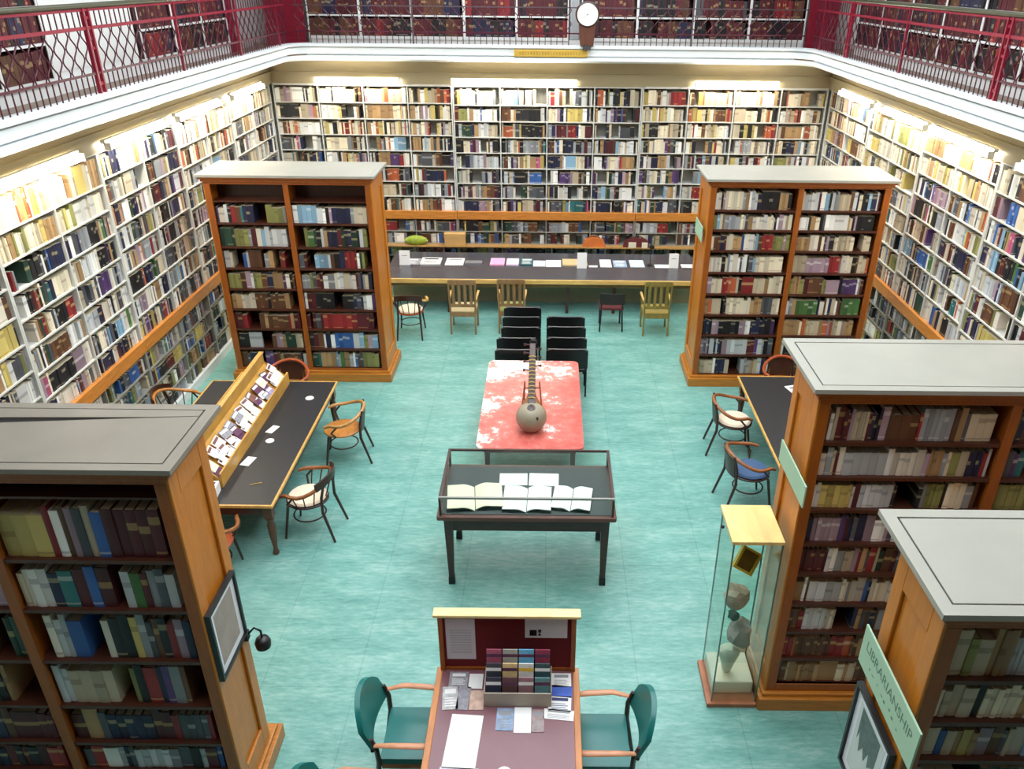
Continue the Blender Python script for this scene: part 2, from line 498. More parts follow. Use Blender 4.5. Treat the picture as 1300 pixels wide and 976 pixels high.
for i, (yc, ln) in enumerate(((15.75, 1.7), (13.45, 1.75), (11.3, 1.75), (8.85, 1.9))):
    tube_light(['farthest strip light over the left wall shelves, by the back corner', 'second strip light from the back corner on the left wall',
                'third strip light from the back corner on the left wall', 'nearest strip light on the left wall, cut by the picture edge'][i], -5.67, yc, PI / 2, ln)
for i, (yc, ln) in enumerate(((15.6, 1.75), (13.35, 1.75), (11.35, 1.8), (8.9, 1.8))):
    tube_light(['farthest strip light over the right wall shelves, by the back corner', 'second strip light from the back corner on the right wall',
                'third strip light from the back corner on the right wall', 'nearest strip light on the right wall, cut by the picture edge'][i], 5.67, yc, -PI / 2, ln)
for i, (xc, ln) in enumerate(((-4.0, 1.75), (-0.75, 2.6), (3.85, 1.75))):
    tube_light(['left strip light above the back wall shelves', 'long middle strip light above the back wall shelves', 'right strip light above the back wall shelves'][i], xc, YB - 0.13, 0, ln)

# ================================================================= BOOKS (recorded now, built later)
BOOKS = []
rng = random.Random(7)
PAL = {
    'wall': [(0, 9), (1, 7), (2, 7), (3, 6), (4, 5), (5, 6), (6, 12), (7, 8), (8, 1.5), (9, 2), (10, 5), (11, 1.5), (12, 1.2), (13, 5), (14, 4), (15, 2), (16, 1), (17, 2), (18, 1.5), (19, 1.5), (20, 4), (21, .6), (22, .8), (23, 6)],
    'back': [(0, 10), (1, 7), (2, 6), (3, 7), (4, 5), (5, 5), (6, 11), (7, 7), (8, 1.5), (9, 2), (10, 4), (11, 2), (12, 1.5), (13, 4), (14, 4), (15, 2), (17, 2), (18, 1.5), (19, 2), (20, 3), (21, 1), (22, 1), (23, 5)],
    'pale': [(0, 10), (1, 9), (2, 8), (3, 8), (4, 5), (5, 4), (6, 6), (7, 3), (8, 1), (9, 2), (10, 2), (11, 1.5), (12, 1), (13, 2), (14, 4), (17, 1.5), (18, 1.5), (20, 3), (23, 7)],
    'mix': [(0, 6), (2, 4), (3, 5), (4, 5), (5, 6), (6, 5), (7, 6), (8, 3), (9, 4), (10, 5), (11, 2), (13, 5), (14, 4), (15, 3), (16, 2), (17, 4), (19, 2), (20, 3), (22, 2), (23, 5)],
    'red': [(10, 6), (11, 6), (12, 2), (13, 4), (5, 2), (14, 2)],
    'dark': [(0, 3), (2, 3), (3, 4), (4, 5), (5, 7), (6, 7), (7, 6), (8, 2), (10, 4), (11, 2), (13, 6), (14, 3), (15, 4), (16, 1.5), (17, 4), (18, 1), (19, 1.5), (20, 2), (23, 4)],
    'brown': [(13, 5), (14, 7), (12, 3), (1, 5), (23, 5), (2, 3), (10, 2), (6, 2), (5, 2)],
    'violet': [(19, 4), (7, 6), (6, 5), (0, 4), (3, 4), (20, 4), (10, 3), (5, 3)],
    'vol': [(10, 14), (6, 8), (13, 4), (11, 2.5), (7, 3), (5, 1)],
    'yellow': [(18, 4), (1, 6), (17, 4), (2, 5), (14, 3), (0, 4), (5, 2), (23, 4)],
    'warm': [(0, 6), (1, 8), (18, 3), (12, 3), (14, 5), (11, 1.5), (13, 2), (6, 3), (20, 2), (23, 5)],
}
def pick(p):
    p = PAL[p]; t = rng.random() * sum(x[1] for x in p)
    for i, wt in p:
        t -= wt
        if t <= 0: return i
    return p[-1][0]
def fill(O, A, Nn, x0, x1, z, hmax, pal, unit, bay, row, wmin=0.022, wmax=0.06, hr=(0.78, 0.99), dr=(0.17, 0.22), lean=0.0, inset=0.02, gap=0.04, face=0.015, series=0.16):
    """one shelf row of books from x0 to x1 along A; O on the shelf front line"""
    x = x0 + 0.005; k = 0; run = 0; ci = pick(pal); h = hmax * rng.uniform(*hr); w_ = rng.uniform(wmin, wmax); d = rng.uniform(*dr)
    reserve = abs(lean) * hmax
    ln = lean
    while True:
        if run <= 0:
            ci = pick(pal); h = hmax * rng.uniform(*hr); w_ = wmin + (wmax - wmin) * rng.random() ** 1.6; d = rng.uniform(*dr)
            run = rng.randint(2, 6) if rng.random() < series else 1
            if rng.random() < gap:
                x += rng.uniform(0.03, 0.22)
        run -= 1
        ww, hh = w_ * rng.uniform(0.9, 1.1), h * rng.uniform(0.97, 1.0)
        fo = False
        if run == 0 and rng.random() < face:
            ww = hmax * rng.uniform(0.45, 0.8); hh = hmax * rng.uniform(0.75, 0.95); fo = True
        if x + ww + reserve > x1 - 0.004: break
        BOOKS.append(dict(O=O, A=A, N=Nn, x=x, w=ww - 0.0015, h=hh, d=0.05 if fo else d, inset=inset + rng.uniform(0, 0.012), z=z + 0.001, lean=ln, c=ci, unit=unit, bay=bay, row=row, k=k, r=rng.random(), fo=fo))
        k += 1; x += ww
    for bk in BOOKS[-k:] if k else []:
        bk['n'] = k

# ================================================================= WALL SHELVING
ORD = ['first', 'second', 'third', 'fourth', 'fifth', 'sixth', 'seventh', 'eighth', 'ninth', 'tenth', 'eleventh', 'twelfth']
def wall_unit(loc, rz, W, label, unit, pals, dz=0.0, cols=2, book_pal='wall', ldz=0.0):
    """shelving run: local x along the wall (left to right seen from the room), local y into the wall"""
    t = thing('wall_bookcase', label, 'bookcase', loc, rz, 'built-in shelves round the walls')
    D = 0.32
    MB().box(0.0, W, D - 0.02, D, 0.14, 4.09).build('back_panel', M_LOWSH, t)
    for k in range(cols + 1):
        x = W * k / cols
        hw = 0.025 if k in (0, cols) else 0.011
        xa, xb = max(0, x - hw), min(W, x + hw)
        MB().box(xa, xb, 0, D - 0.02, 1.45, 4.09).build('upright', M_WALLSH, t)
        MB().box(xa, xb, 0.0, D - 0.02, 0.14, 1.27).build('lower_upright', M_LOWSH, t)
    MB().box(0, W, -0.035, D, 1.27, 1.45).build('ledge', M_LEDGE, t, bevel=0.006)
    MB().box(0, W, -0.01, D, 4.07, 4.11).build('top_board', M_WALLSH, t)
    M = Matrix.Rotation(rz, 3, 'Z')
    A, Nn, O = M @ Vector((1, 0, 0)), M @ Vector((0, -1, 0)), Vector(loc)
    n = 8; pitch = (4.07 - 1.45) / n
    for r in range(n):
        z = 4.07 - pitch * (r + 1) + (dz if 0 < r + 1 < n else 0)
        zt = 4.07 if r == 0 else 4.07 - pitch * r + dz - 0.02
        if r < n - 1:
            MB().box(0.0, W, 0.002, D - 0.02, z - 0.02, z).build('shelf', M_WALLSH, t)
        for k in range(cols):
            x0, x1 = W * k / cols + 0.027, W * (k + 1) / cols - 0.027
            fill(O, A, Nn, x0, x1, z, zt - z - 0.02, pals[r] if r < len(pals) else book_pal, unit, k, r, inset=0.015, wmin=0.028, wmax=0.092)
    zl = [1.27, 0.99 + ldz, 0.71 + ldz, 0.42 + ldz, 0.14]
    for r in range(4):
        z, zt = zl[r + 1], zl[r]
        if r < 3:
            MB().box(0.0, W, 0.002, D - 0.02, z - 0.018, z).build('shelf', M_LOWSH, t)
        for k in range(cols):
            x0, x1 = W * k / cols + 0.027, W * (k + 1) / cols - 0.027
            fill(O, A, Nn, x0, x1, z, zt - z - 0.04, 'dark', unit, k, 8 + r, inset=0.02, gap=0.12, wmin=0.03, wmax=0.09)
    return t
NTH = ['farthest', 'second', 'third', 'fourth', 'fifth']
UL = [17.5, 15.15, 12.8, 10.45, 8.1, 5.75]
for i in range(5):
    y1, y0 = UL[i], UL[i + 1]
    wall_unit((-XW, y0, 0), PI / 2, y1 - y0 - 0.003, 'white painted %s set of shelves from the back corner along the left wall' % NTH[i], '%s left wall bookcase from corner' % NTH[i],
              [['warm'], ['warm', 'warm'], ['wall'], ['warm', 'yellow'], ['warm', 'yellow']][i], dz=[0, -0.05, 0.0, -0.06, 0.03][i], ldz=[0, .03, -.03, 0, .02][i])
for i in range(5):
    y1, y0 = UL[i], UL[i + 1]
    wall_unit((XW, y1 - 0.003, 0), -PI / 2, y1 - y0 - 0.003, 'white painted %s set of shelves from the back corner along the right wall' % NTH[i], '%s right wall bookcase from corner' % NTH[i],
              [['pale', 'warm', 'warm'], ['yellow', 'yellow', 'yellow'], ['warm', 'yellow'], ['warm'], ['wall']][i], dz=[0.02, -0.03, 0.04, -0.02, 0][i], ldz=[0, -.03, .02, 0, .02][i])
for (xa, xb, lb, un, pl, dz, nc) in ((-5.8, -2.06, 'white shelves on the back wall behind the far left oak bookcase', 'left back wall bookcase', ['warm', 'warm', 'warm'], 0.0, 4),
                          (-2.05, 1.92, 'middle set of white shelves on the back wall above the long counter', 'middle back wall bookcase', ['pale', 'back', 'back'], -0.03, 4),
                          (1.93, 5.8, 'white shelves on the back wall behind the far right oak bookcase', 'right back wall bookcase', ['warm', 'warm', 'warm'], 0.0, 4)):
    wall_unit((xa, YB, 0), 0, xb - xa, lb, un, pl, dz=dz, cols=nc, book_pal='back')

# ================================================================= FREESTANDING OAK BOOKCASES
def oak_case(x0, y0, W, D, H, rows, label, unit, pals, topm, div=None, top_gap=True, lean=(0, 0), sidemat=None, header=0.15, face_d=(0.19, 0.25), wr=(0.025, 0.06), gap=0.05, groove=True, firsth=None, hr=(0.74, 0.97), worn=False, rear=0.0):
    t = thing('oak_bookcase', label, 'bookcase', (x0, y0, 0), 0, 'free-standing oak bookcases')
    div = W / 2 if div is None else div
    S = 0.09
    zb = rows[-1]
    # plinth with a step
    p = MB().box(-0.07, W + 0.07, -0.07, D + 0.07 + rear, 0, 0.15).box(-0.035, W + 0.035, -0.035, D + 0.035 + rear, 0.15, 0.19)
    p.build('plinth', W_PLINTH, t, bevel=0.008)
    for sg in (0, 1):
        xa = 0 if sg == 0 else W - 0.03
        m = MB().box(xa + (0.012 if sg == 0 else 0), xa + 0.03 - (0.012 if sg else 0), 0.02, D - 0.02, 0.19, H - 0.02)
        xo0, xo1 = (-0.012, 0.012) if sg == 0 else (W - 0.012, W + 0.012)
        pn = MB().box(xo0, xo1, 0, 0.12, 0.19, H - 0.1).box(xo0, xo1, D - 0.12, D, 0.19, H - 0.1).box(xo0, xo1, 0.12, D - 0.12, 0.19, 0.42).box(xo0, xo1, 0.12, D - 0.12, H - 0.3, H - 0.1)
        sp = m.build('side_panel', sidemat or W_SIDE, t)
        pn.build('panel_moulding', sidemat or W_SIDE, sp, bevel=0.006)
    f = MB().box(0.0, S, 0, 0.035, 0.19, H - header).box(W - S, W, 0, 0.035, 0.19, H - header).box(0, W, 0, 0.035, H - header, H - 0.06).box(S, W - S, 0, 0.035, 0.19, zb)
    f.build('face_frame', W_FACE, t, bevel=0.004)
    MB().box(div - 0.04, div + 0.04, 0, 0.035, zb, H - header).box(div - 0.02, div + 0.02, 0.035, 0.40, zb, H - header).build('divider', W_FACE, t)
    MB().box(0.03, W - 0.03, 0.40, 0.42, 0.19, H - 0.08).build('back_panel', W_IN, t)
    MB().box(0.03, W - 0.03, D - 0.04, D - 0.02, 0.19, H - 0.08).build('rear_panel', W_SIDE, t)
    c = MB().box(-0.03, W + 0.03, -0.03, D + 0.03 + rear, H - 0.10, H - 0.055).box(-0.06, W + 0.06, -0.06, D + 0.06 + rear, H - 0.055, H - 0.02)
    c.build('cornice', W_FACE, t, bevel=0.008)
    o = 0.085
    D0, D = D, D + rear
    tb = MB().box(-o, W + o, -o, D + o, H - 0.02, H + 0.004)
    bw = 0.075
    tb.box(-o, W + o, -o, -o + bw, H + 0.004, H + 0.016).box(-o, W + o, D + o - bw, D + o, H + 0.004, H + 0.016).box(-o, -o + bw, -o + bw, D + o - bw, H + 0.004, H + 0.016).box(W + o - bw, W + o, -o + bw, D + o - bw, H + 0.004, H + 0.016)
    tbo = tb.build('top_board', topm, t)
    g_ = 0.012 if groove else 0.003
    MB().box(-o + bw, W + o - bw, -o + bw, D + o - bw, H + 0.004, H + 0.0055).build('joint', M_GAP if groove else topm, tbo)
    xa_, xb_, ya_, yb_ = -o + bw + g_, W + o - bw - g_, -o + bw + g_, D + o - bw - g_
    if worn:     # two boards that have shrunk apart, the gap closing towards the right
        MB().prism([(xa_, ya_), (xb_, ya_), (xb_, 0.60), (W - 0.35, 0.575), (W * 0.5, 0.49), (xa_, 0.40)], H + 0.0055, H + 0.015).build('top_inset', topm, tbo)
        MB().prism([(xa_, 0.53), (W * 0.5, 0.56), (W - 0.35, 0.580), (xb_, 0.602), (xb_, yb_), (xa_, yb_)], H + 0.0055, H + 0.018).build('top_inset', topm, tbo)
    else:
        MB().box(xa_, xb_, ya_, yb_, H + 0.0055, H + 0.015).build('top_inset', topm, tbo)
    D = D0
    A, Nn, O = Vector((1, 0, 0)), Vector((0, -1, 0)), Vector((x0, y0, 0))
    ztop = H - header - 0.01
    for bay in (0, 1):
        xa, xb = (S - 0.01, div - 0.022) if bay == 0 else (div + 0.022, W - S + 0.01)
        zt = firsth if firsth else ztop
        if top_gap:
            MB().box(xa, xb, 0.03, 0.38, zt, zt + 0.018).build('shelf', W_SHELF, t)
        for r, z in enumerate(rows):
            MB().box(xa, xb, 0.008, 0.40, z - 0.03, z).build('shelf', W_SHELF, t)
            pal = pals[bay][r % len(pals[bay])]
            lo, hi = lean
            fill(O, A, Nn, xa + (0.014 if bay == 0 else 0.02) + max(0, -lo) * 0.3, xb - (0.02 if bay == 0 else 0.014), z, zt - z - 0.025, pal, unit, bay, r, wmin=wr[0], wmax=wr[1], lean=rng.uniform(lo, hi) if hi else 0.0, inset=0.04, dr=face_d, gap=gap, face=0.012, hr=hr)
            zt = z - 0.03
    return t
BLr = [2.71, 2.33, 1.98, 1.63, 1.28, 0.93, 0.58, 0.23]
BRr = [3.00, 2.69, 2.36, 2.0, 1.64, 1.28, 0.92, 0.56, 0.2]
F1r = [2.93, 2.6, 2.28, 1.93, 1.60, 1.26, 0.93, 0.60, 0.28]
F2r = [2.88, 2.56, 2.25, 1.93, 1.6, 1.27, 0.94, 0.61, 0.3]
FLr = [2.63, 2.18, 1.69, 1.22, 0.81, 0.48, 0.2]
oak_case(-5.24, 12.06, 2.53, 0.86, 3.45, BLr, 'tall two-bay oak bookcase behind the reading table with the leaflet rack, grey top', 'far left bookcase',
         [['mix', 'mix', 'mix', 'mix', 'brown', 'red', 'dark', 'dark'], ['pale', 'dark', 'mix', 'mix', 'violet', 'red', 'mix', 'mix']], M_TOPGREY, div=1.235, header=0.14, groove=False, firsth=3.03, wr=(0.035, 0.1), gap=0.08)
oak_case(2.44, 12.02, 2.72, 0.86, 3.47, BRr, 'tall two-bay oak bookcase full of pale books by the right end of the long counter', 'far right bookcase',
         [['pale', 'pale', 'pale', 'pale', 'warm', 'brown', 'violet', 'violet', 'pale'], ['pale', 'pale', 'pale', 'pale', 'mix', 'mix', 'warm', 'mix', 'mix']], M_TOPGREY, div=1.37, top_gap=False, header=0.13, groove=False, gap=0.02, wr=(0.028, 0.08))
oak_case(2.09, 5.36, 3.1, 0.62, 3.43, F1r, 'tall oak bookcase with the glass display case standing against its end', 'middle right bookcase',
         [['mix', 'pale', 'pale', 'violet', 'mix', 'pale', 'dark', 'red', 'brown'], ['dark', 'mix', 'dark', 'dark', 'dark', 'mix', 'red', 'dark', 'dark']], M_TOPGREY, div=1.53, top_gap=False, lean=(0.0, 0.03), gap=0.02, wr=(0.022, 0.075), rear=0.16)
oak_case(2.035, 3.03, 3.1, 0.57, 3.41, F2r, 'nearest oak bookcase on the right, carrying a lettered pale green sign on its end', 'nearest right bookcase',
         [['mix', 'warm', 'pale', 'mix', 'dark', 'dark', 'dark', 'dark', 'dark']] * 2, M_TOPGREY, div=1.55, top_gap=False, lean=(0.0, 0.03), wr=(0.03, 0.085), gap=0.03, rear=0.13)
oak_case(-5.06, 4.22, 2.63, 0.585, 3.41, FLr, 'nearest left oak bookcase with a worn grey top and a framed print on its end', 'near left bookcase',
         [['red', 'mix', 'dark', 'dark', 'vol', 'vol', 'dark'], ['dark', 'mix', 'dark', 'dark', 'dark', 'dark', 'dark']], M_TOPDARK, div=1.34, top_gap=True, lean=(-0.02, 0.0), firsth=3.12, wr=(0.04, 0.115), face_d=(0.22, 0.3), gap=0.04, hr=(0.74, 0.97), worn=True, rear=0.10)
# ================================================================= TABLES
def turned_leg(x, y, h, r=0.045, sq=0.1):
    m = MB()
    m.cbox(x, y, h - 0.09, 0.1, 0.1, 0.18)
    m.lathe([(0.02, 0), (r * 0.7, 0.0), (r * 0.85, 0.03), (r * 0.6, 0.06), (r * 0.55, 0.1), (r * 1.0, 0.3), (r * 1.1, h - 0.3), (r * 0.8, h - 0.24), (r * 1.15, h - 0.2), (r * 0.9, h - 0.18)], (x, y, 0), 14)
    return m
def reading_table(label, x0, x1, y0, y1, h=0.755):
    cx, cy = (x0 + x1) / 2, (y0 + y1) / 2
    t = thing('reading_table', label, 'table', (cx, cy, 0))
    a, b_ = (x1 - x0) / 2, (y1 - y0) / 2
    MB().box(-a + 0.025, a - 0.025, -b_ + 0.025, b_ - 0.025, h - 0.03, h).build('table_top', M_BLACKTOP, t)
    e = MB().box(-a, -a + 0.025, -b_, b_, h - 0.035, h + 0.002).box(a - 0.025, a, -b_, b_, h - 0.035, h + 0.002).box(-a + 0.025, a - 0.025, -b_, -b_ + 0.025, h - 0.035, h + 0.002).box(-a + 0.025, a - 0.025, b_ - 0.025, b_, h - 0.035, h + 0.002)
    e.build('edge_band', W_LIGHT, t, bevel=0.004)
    ap = MB().box(-a + 0.06, -a + 0.085, -b_ + 0.06, b_ - 0.06, h - 0.13, h - 0.035).box(a - 0.085, a - 0.06, -b_ + 0.06, b_ - 0.06, h - 0.17, h - 0.035).box(-a + 0.085, a - 0.085, -b_ + 0.06, -b_ + 0.085, h - 0.17, h - 0.035).box(-a + 0.085, a - 0.085, b_ - 0.085, b_ - 0.06, h - 0.17, h - 0.035)
    ap.build('apron', W_DARK, t)
    for sx in (-1, 1):
        for yy in (-b_ + 0.09, b_ - 0.09):
            turned_leg(sx * (a - 0.09), yy, h - 0.036).build('leg', wood('turned_leg_wood', (92, 58, 36), grain=(6, 6, 2)), t, smooth=True)
    return t
reading_table('long black topped reading table carrying the heaped leaflet rack', -5.0, -3.13, 7.42, 10.55)
reading_table('long black topped reading table behind the middle right bookcase', 2.9, 4.75, 7.3, 10.87)

# display rack down the middle of the left table
T = 0.757
rk = thing('leaflet_rack', 'light wood double-sided rack running along the left reading table, heaped with leaflets', 'rack', (-4.16, 9.1, T))
W_RACK = wood('yellow_rack_wood', (206, 156, 72), grain=(4, 1.2, 4))
y0, y1 = -1.32, 1.36
MB().box(-0.014, 0.014, y0, y1, 0.0, 0.50).build('back_board', W_RACK, rk)
MB().box(-0.03, 0.03, y0, y1, 0.50, 0.52).build('top_rail', W_LIGHT, rk)
for sg in (-1, 1):
    lo, hi = sg * 0.32, sg * 0.014
    m = MB(); n_ = [(lo, y0, 0.05), (lo, y1, 0.05), (hi, y1, 0.34), (hi, y0, 0.34)]
    if sg < 0: pass
    m.hexa([(lo, y0, 0.04), (hi, y0, 0.32), (hi, y1, 0.32), (lo, y1, 0.04), (lo, y0, 0.055), (hi, y0, 0.335), (hi, y1, 0.335), (lo, y1, 0.055)] if sg < 0 else
           [(hi, y0, 0.32), (lo, y0, 0.04), (lo, y1, 0.04), (hi, y1, 0.32), (hi, y0, 0.335), (lo, y0, 0.055), (lo, y1, 0.055), (hi, y1, 0.335)])
    m.build('sloped_bed', W_RACK, rk)
    a, b_ = sorted((sg * 0.32, sg * 0.34))
    MB().box(a, b_, y0, y1, 0.0, 0.19).build('lip', W_RACK, rk)
    for ye in (y0, y1):
        e0, e1 = (ye, ye + 0.014) if ye < 0 else (ye - 0.014, ye)
        m = MB()
        P = [(sg * 0.014, 0.0), (sg * 0.32, 0.0), (sg * 0.32, 0.12), (sg * 0.014, 0.36)]
        if sg < 0: P = P[::-1]
        m.hexa([(P[0][0], e0, P[0][1]), (P[1][0], e0, P[1][1]), (P[1][0], e1, P[1][1]), (P[0][0], e1, P[0][1]), (P[3][0], e0, P[3][1]), (P[2][0], e0, P[2][1]), (P[2][0], e1, P[2][1]), (P[3][0], e1, P[3][1])])
        m.build('end_cheek', W_RACK, rk)
lrng = random.Random(11)
LC = [('white', M_PAPER), ('white', M_PAPER), ('white', M_PAPER), ('cream', M_CREAMP), ('brown', mat('brown_print', (128, 84, 76), .6, var=.5, scale=18)), ('lilac', mat('lilac_print', (164, 150, 190), .6, var=.5, scale=16)), ('grey', mat('grey_print', (150, 148, 156), .6, var=.6, scale=22)), ('plum', mat('plum_print', (96, 56, 84), .6, var=.5, scale=18))]
sl = math.atan2(0.28, 0.306)
for side in (1, -1):
  for row in range(3):
    nn = 13 if side == 1 else 8
    for k in range(nn):
        yy = y0 + 0.12 + (y1 - y0 - 0.24) * (k + lrng.uniform(-0.15, 0.15)) / (nn - 1)
        cname, cm_ = LC[lrng.randrange(len(LC))]
        if side == -1 and k > 4 and row < 2: cname, cm_ = LC[0]
        w_, h_ = lrng.uniform(0.14, 0.20), lrng.uniform(0.12, 0.155)
        s_ = 0.118 + 0.088 * row       # distance up the slope
        off = 0.022 + 0.016 * lrng.random() + 0.012 * (k % 2) + 0.006 * row
        M = Matrix.Translation((-4.16, 9.1, T)) @ Matrix.Translation((side * (0.32 - s_ * math.cos(sl)), yy, 0.055 + s_ * math.sin(sl))) @ (Matrix.Identity(4) if side == 1 else Matrix.Rotation(PI, 4, 'Z')) @ Matrix.Rotation(sl, 4, 'Y') @ Matrix.Translation((0, 0, off)) @ Matrix.Rotation(lrng.uniform(-0.2, 0.2), 4, 'Z')
        m = MB().box(-h_ / 2, h_ / 2, -w_ / 2, w_ / 2, -0.004, 0.004)
        m.box(-h_ / 2 + 0.015, -h_ / 2 + 0.05, -w_ / 2 + 0.015, w_ / 2 - 0.015, 0.004, 0.0048, 1)
        o = m.build('leaflet', [cm_, LC[4][1] if cname == 'white' else M_PAPER])
        o.matrix_world = M
        tag(o, '%s leaflet, %s from the near end, %s row of the rack on the %s side' % (cname, ORD[k] if k < 12 else 'thirteenth', ['bottom', 'middle', 'top'][row], 'aisle' if side == 1 else 'wall'), 'leaflet', 'leaflets heaped in the long table rack')
def slab(name, label, cat, x, y, z, w_, d_, h_, m, rz=0.0, group=None, detail=None):
    """a sheet, box or pad lying on something, with a printed block when detail is given"""
    mb = MB().box(-w_ / 2, w_ / 2, -d_ / 2, d_ / 2, 0, h_)
    ms = [m]
    if detail:
        ms.append(detail)
        mb.box(-w_ * 0.36, w_ * 0.36, d_ * 0.18, d_ * 0.38, h_, h_ + 0.0008, 1)
        for i in range(4):
            mb.box(-w_ * 0.36, w_ * (0.36 - 0.1 * (i % 2)), -d_ * 0.36 + i * d_ * 0.11, -d_ * 0.32 + i * d_ * 0.11, h_, h_ + 0.0008, 1)
    o = mb.build(name, ms, loc=(x, y, z), rotz=rz)
    tag(o, label, cat, group)
    return o
M_PRINT = mat('grey_ink', (150, 150, 154), .8)
slab('paper_slip', 'white slip on the left reading table nearest its near end', 'paper', -3.72, 8.35, T, 0.12, 0.2, 0.002, M_PAPER, -0.2)
slab('paper_slip', 'white slip on the left reading table at the middle of the rack', 'paper', -3.66, 9.13, T, 0.1, 0.19, 0.002, M_PAPER, -0.3)
def disc(label, x, y, z, r, m, h=0.012, name='coaster', cat='coaster'):
    o = MB().lathe([(r * 0.98, 0), (r, h * 0.5), (r * 0.96, h), (r * 0.7, h), (r * 0.66, h * 0.8)], (0, 0, 0), 20).build(name, m, loc=(x, y, z), smooth=True)
    return tag(o, label, cat)
disc('white round mat at the far end of the left reading table', -3.4, 10.0, T, 0.06, M_PAPER)
disc('white round mat beside the middle slip on the left reading table', -3.6, 8.83, T, 0.055, M_PAPER)
o = MB().tube([(-0.07, 0, 0.006), (0.07, 0.01, 0.006)], 0.005, 6).build('pencil', W_LIGHT, loc=(-3.46, 7.85, T), rotz=0.3); tag(o, 'pale pencil lying on the near end of the left reading table', 'pencil')
slab('leaflet_box', 'yellow edged box file at the near end of the leaflet rack', 'box', -4.15, 7.63, T, 0.2, 0.16, 0.2, mat('yellow_card', (226, 206, 40), .6))
slab('leaflet_box', 'white printed carton at the near end of the rack beside the yellow box', 'box', -3.92, 7.62, T, 0.2, 0.2, 0.13, M_PAPER, 0.1, detail=LC[7][1])
slab('paper_sheet', 'white sheet at the far end of the right reading table', 'paper', 3.72, 10.4, T, 0.3, 0.35, 0.003, M_PAPER, 0.3, detail=M_PRINT)

# ---- red mottled table with the sitar
mred, nt, b = newmat('red_mottled_top')
N, L = nt.nodes, nt.links
tc = N.new('ShaderNodeTexCoord')
na = N.new('ShaderNodeTexNoise'); na.inputs['Scale'].default_value = 9; na.inputs['Detail'].default_value = 6; na.inputs['Roughness'].default_value = 0.7
nb = N.new('ShaderNodeTexNoise'); nb.inputs['Scale'].default_value = 1.5; nb.inputs['Detail'].default_value = 2
L.new(tc.outputs['Object'], na.inputs['Vector']); L.new(tc.outputs['Object'], nb.inputs['Vector'])
sxyz = N.new('ShaderNodeSeparateXYZ'); L.new(tc.outputs['Object'], sxyz.inputs[0])
gx_ = N.new('ShaderNodeMath'); gx_.operation = 'MULTIPLY_ADD'; gx_.inputs[1].default_value = -0.13; L.new(sxyz.outputs[0], gx_.inputs[0]); L.new(nb.outputs['Fac'], gx_.inputs[2])
gy_ = N.new('ShaderNodeMath'); gy_.operation = 'MULTIPLY_ADD'; gy_.inputs[1].default_value = 0.05; L.new(sxyz.outputs[1], gy_.inputs[0]); L.new(gx_.outputs[0], gy_.inputs[2])
ad = N.new('ShaderNodeMath'); ad.operation = 'ADD'; L.new(na.outputs['Fac'], ad.inputs[0]); L.new(gy_.outputs[0], ad.inputs[1])
cr = N.new('ShaderNodeValToRGB'); e = cr.color_ramp.elements
e[0].position = 0.40; e[0].color = lin((190, 86, 78)) + (1,)
e[1].position = 0.575; e[1].color = lin((246, 228, 222)) + (1,)
q = e.new(0.48); q.color = lin((208, 104, 96)) + (1,)
q = e.new(0.54); q.color = lin((216, 124, 116)) + (1,)
hf = N.new('ShaderNodeMath'); hf.operation = 'MULTIPLY'; hf.inputs[1].default_value = 0.5; L.new(ad.outputs[0], hf.inputs[0])
L.new(hf.outputs[0], cr.inputs['Fac']); L.new(cr.outputs['Color'], b.inputs['Base Color']); b.inputs['Roughness'].default_value = 0.3
rt = thing('display_table', 'red and white mottled table with rounded corners holding the sitar', 'table', (-0.22, 10.02, 0))
def rrect(a, b_, r, n=5):
    P = []
    for cx, cy, s0 in ((a - r, b_ - r, 0), (-a + r, b_ - r, 90), (-a + r, -b_ + r, 180), (a - r, -b_ + r, 270)):
        for k in range(n + 1):
            th = R(s0 + 90 * k / n); P.append((cx + r * math.cos(th), cy + r * math.sin(th)))
    return P
MB().prism(rrect(0.70, 1.31, 0.10), 0.715, 0.755).build('table_top', mred, rt)
MB().box(-0.6, 0.6, -1.2, 1.2, 0.62, 0.714).build('apron', W_DARK, rt)
for sx in (-1, 1):
    for sy in (-1, 1):
        MB().taper(sx * 0.56, sy * 1.15, 0, 0.62, 0.022, 0.035).build('leg', W_DARK, rt)
# sitar reclining on a wooden cradle
GOURD = mat('gourd_grey_tan', (150, 142, 122), 0.42, var=0.2, scale=5)
st = thing('sitar', 'long-necked sitar with a grey gourd body reclining on the red table', 'musical instrument', (-0.21, 9.18, 0.757))
A_ = R(31)
Mx = Matrix.Translation((0, 0, 0.205)) @ Matrix.Rotation(A_, 4, 'X')
g = MB().lathe([(0.01, -0.205), (0.09, -0.19), (0.155, -0.14), (0.198, -0.06), (0.207, 0.0), (0.198, 0.06), (0.16, 0.125), (0.11, 0.16), (0.06, 0.175), (0.01, 0.18)], (0, 0, 0), 24, sy=1.0)
g.xf(Matrix.Translation((0, 0, 0.205))).build('gourd_body', GOURD, st, smooth=True)
m = MB().lathe([(0.055, -0.006), (0.05, 0.006), (0.03, 0.008), (0.028, -0.002)], (0, 0, 0), 16)
m.xf(Mx @ Matrix.Translation((0, 0.03, 0.19))); m.build('sound_hole', W_DARK, st, smooth=True)
m = MB().lathe([(0.03, -0.004), (0.02, 0.006), (0.004, 0.008)], (0, 0, 0), 12).xf(Matrix.Translation((0.07, -0.172, 0.27)) @ Matrix.Rotation(R(70), 4, 'X')); m.build('string_anchor', M_BLACKP, st)
sh_ = MB().lathe([(0.15, 0.10), (0.135, 0.16), (0.095, 0.23), (0.062, 0.30), (0.05, 0.36)], (0, 0, 0), 18, sy=0.55)
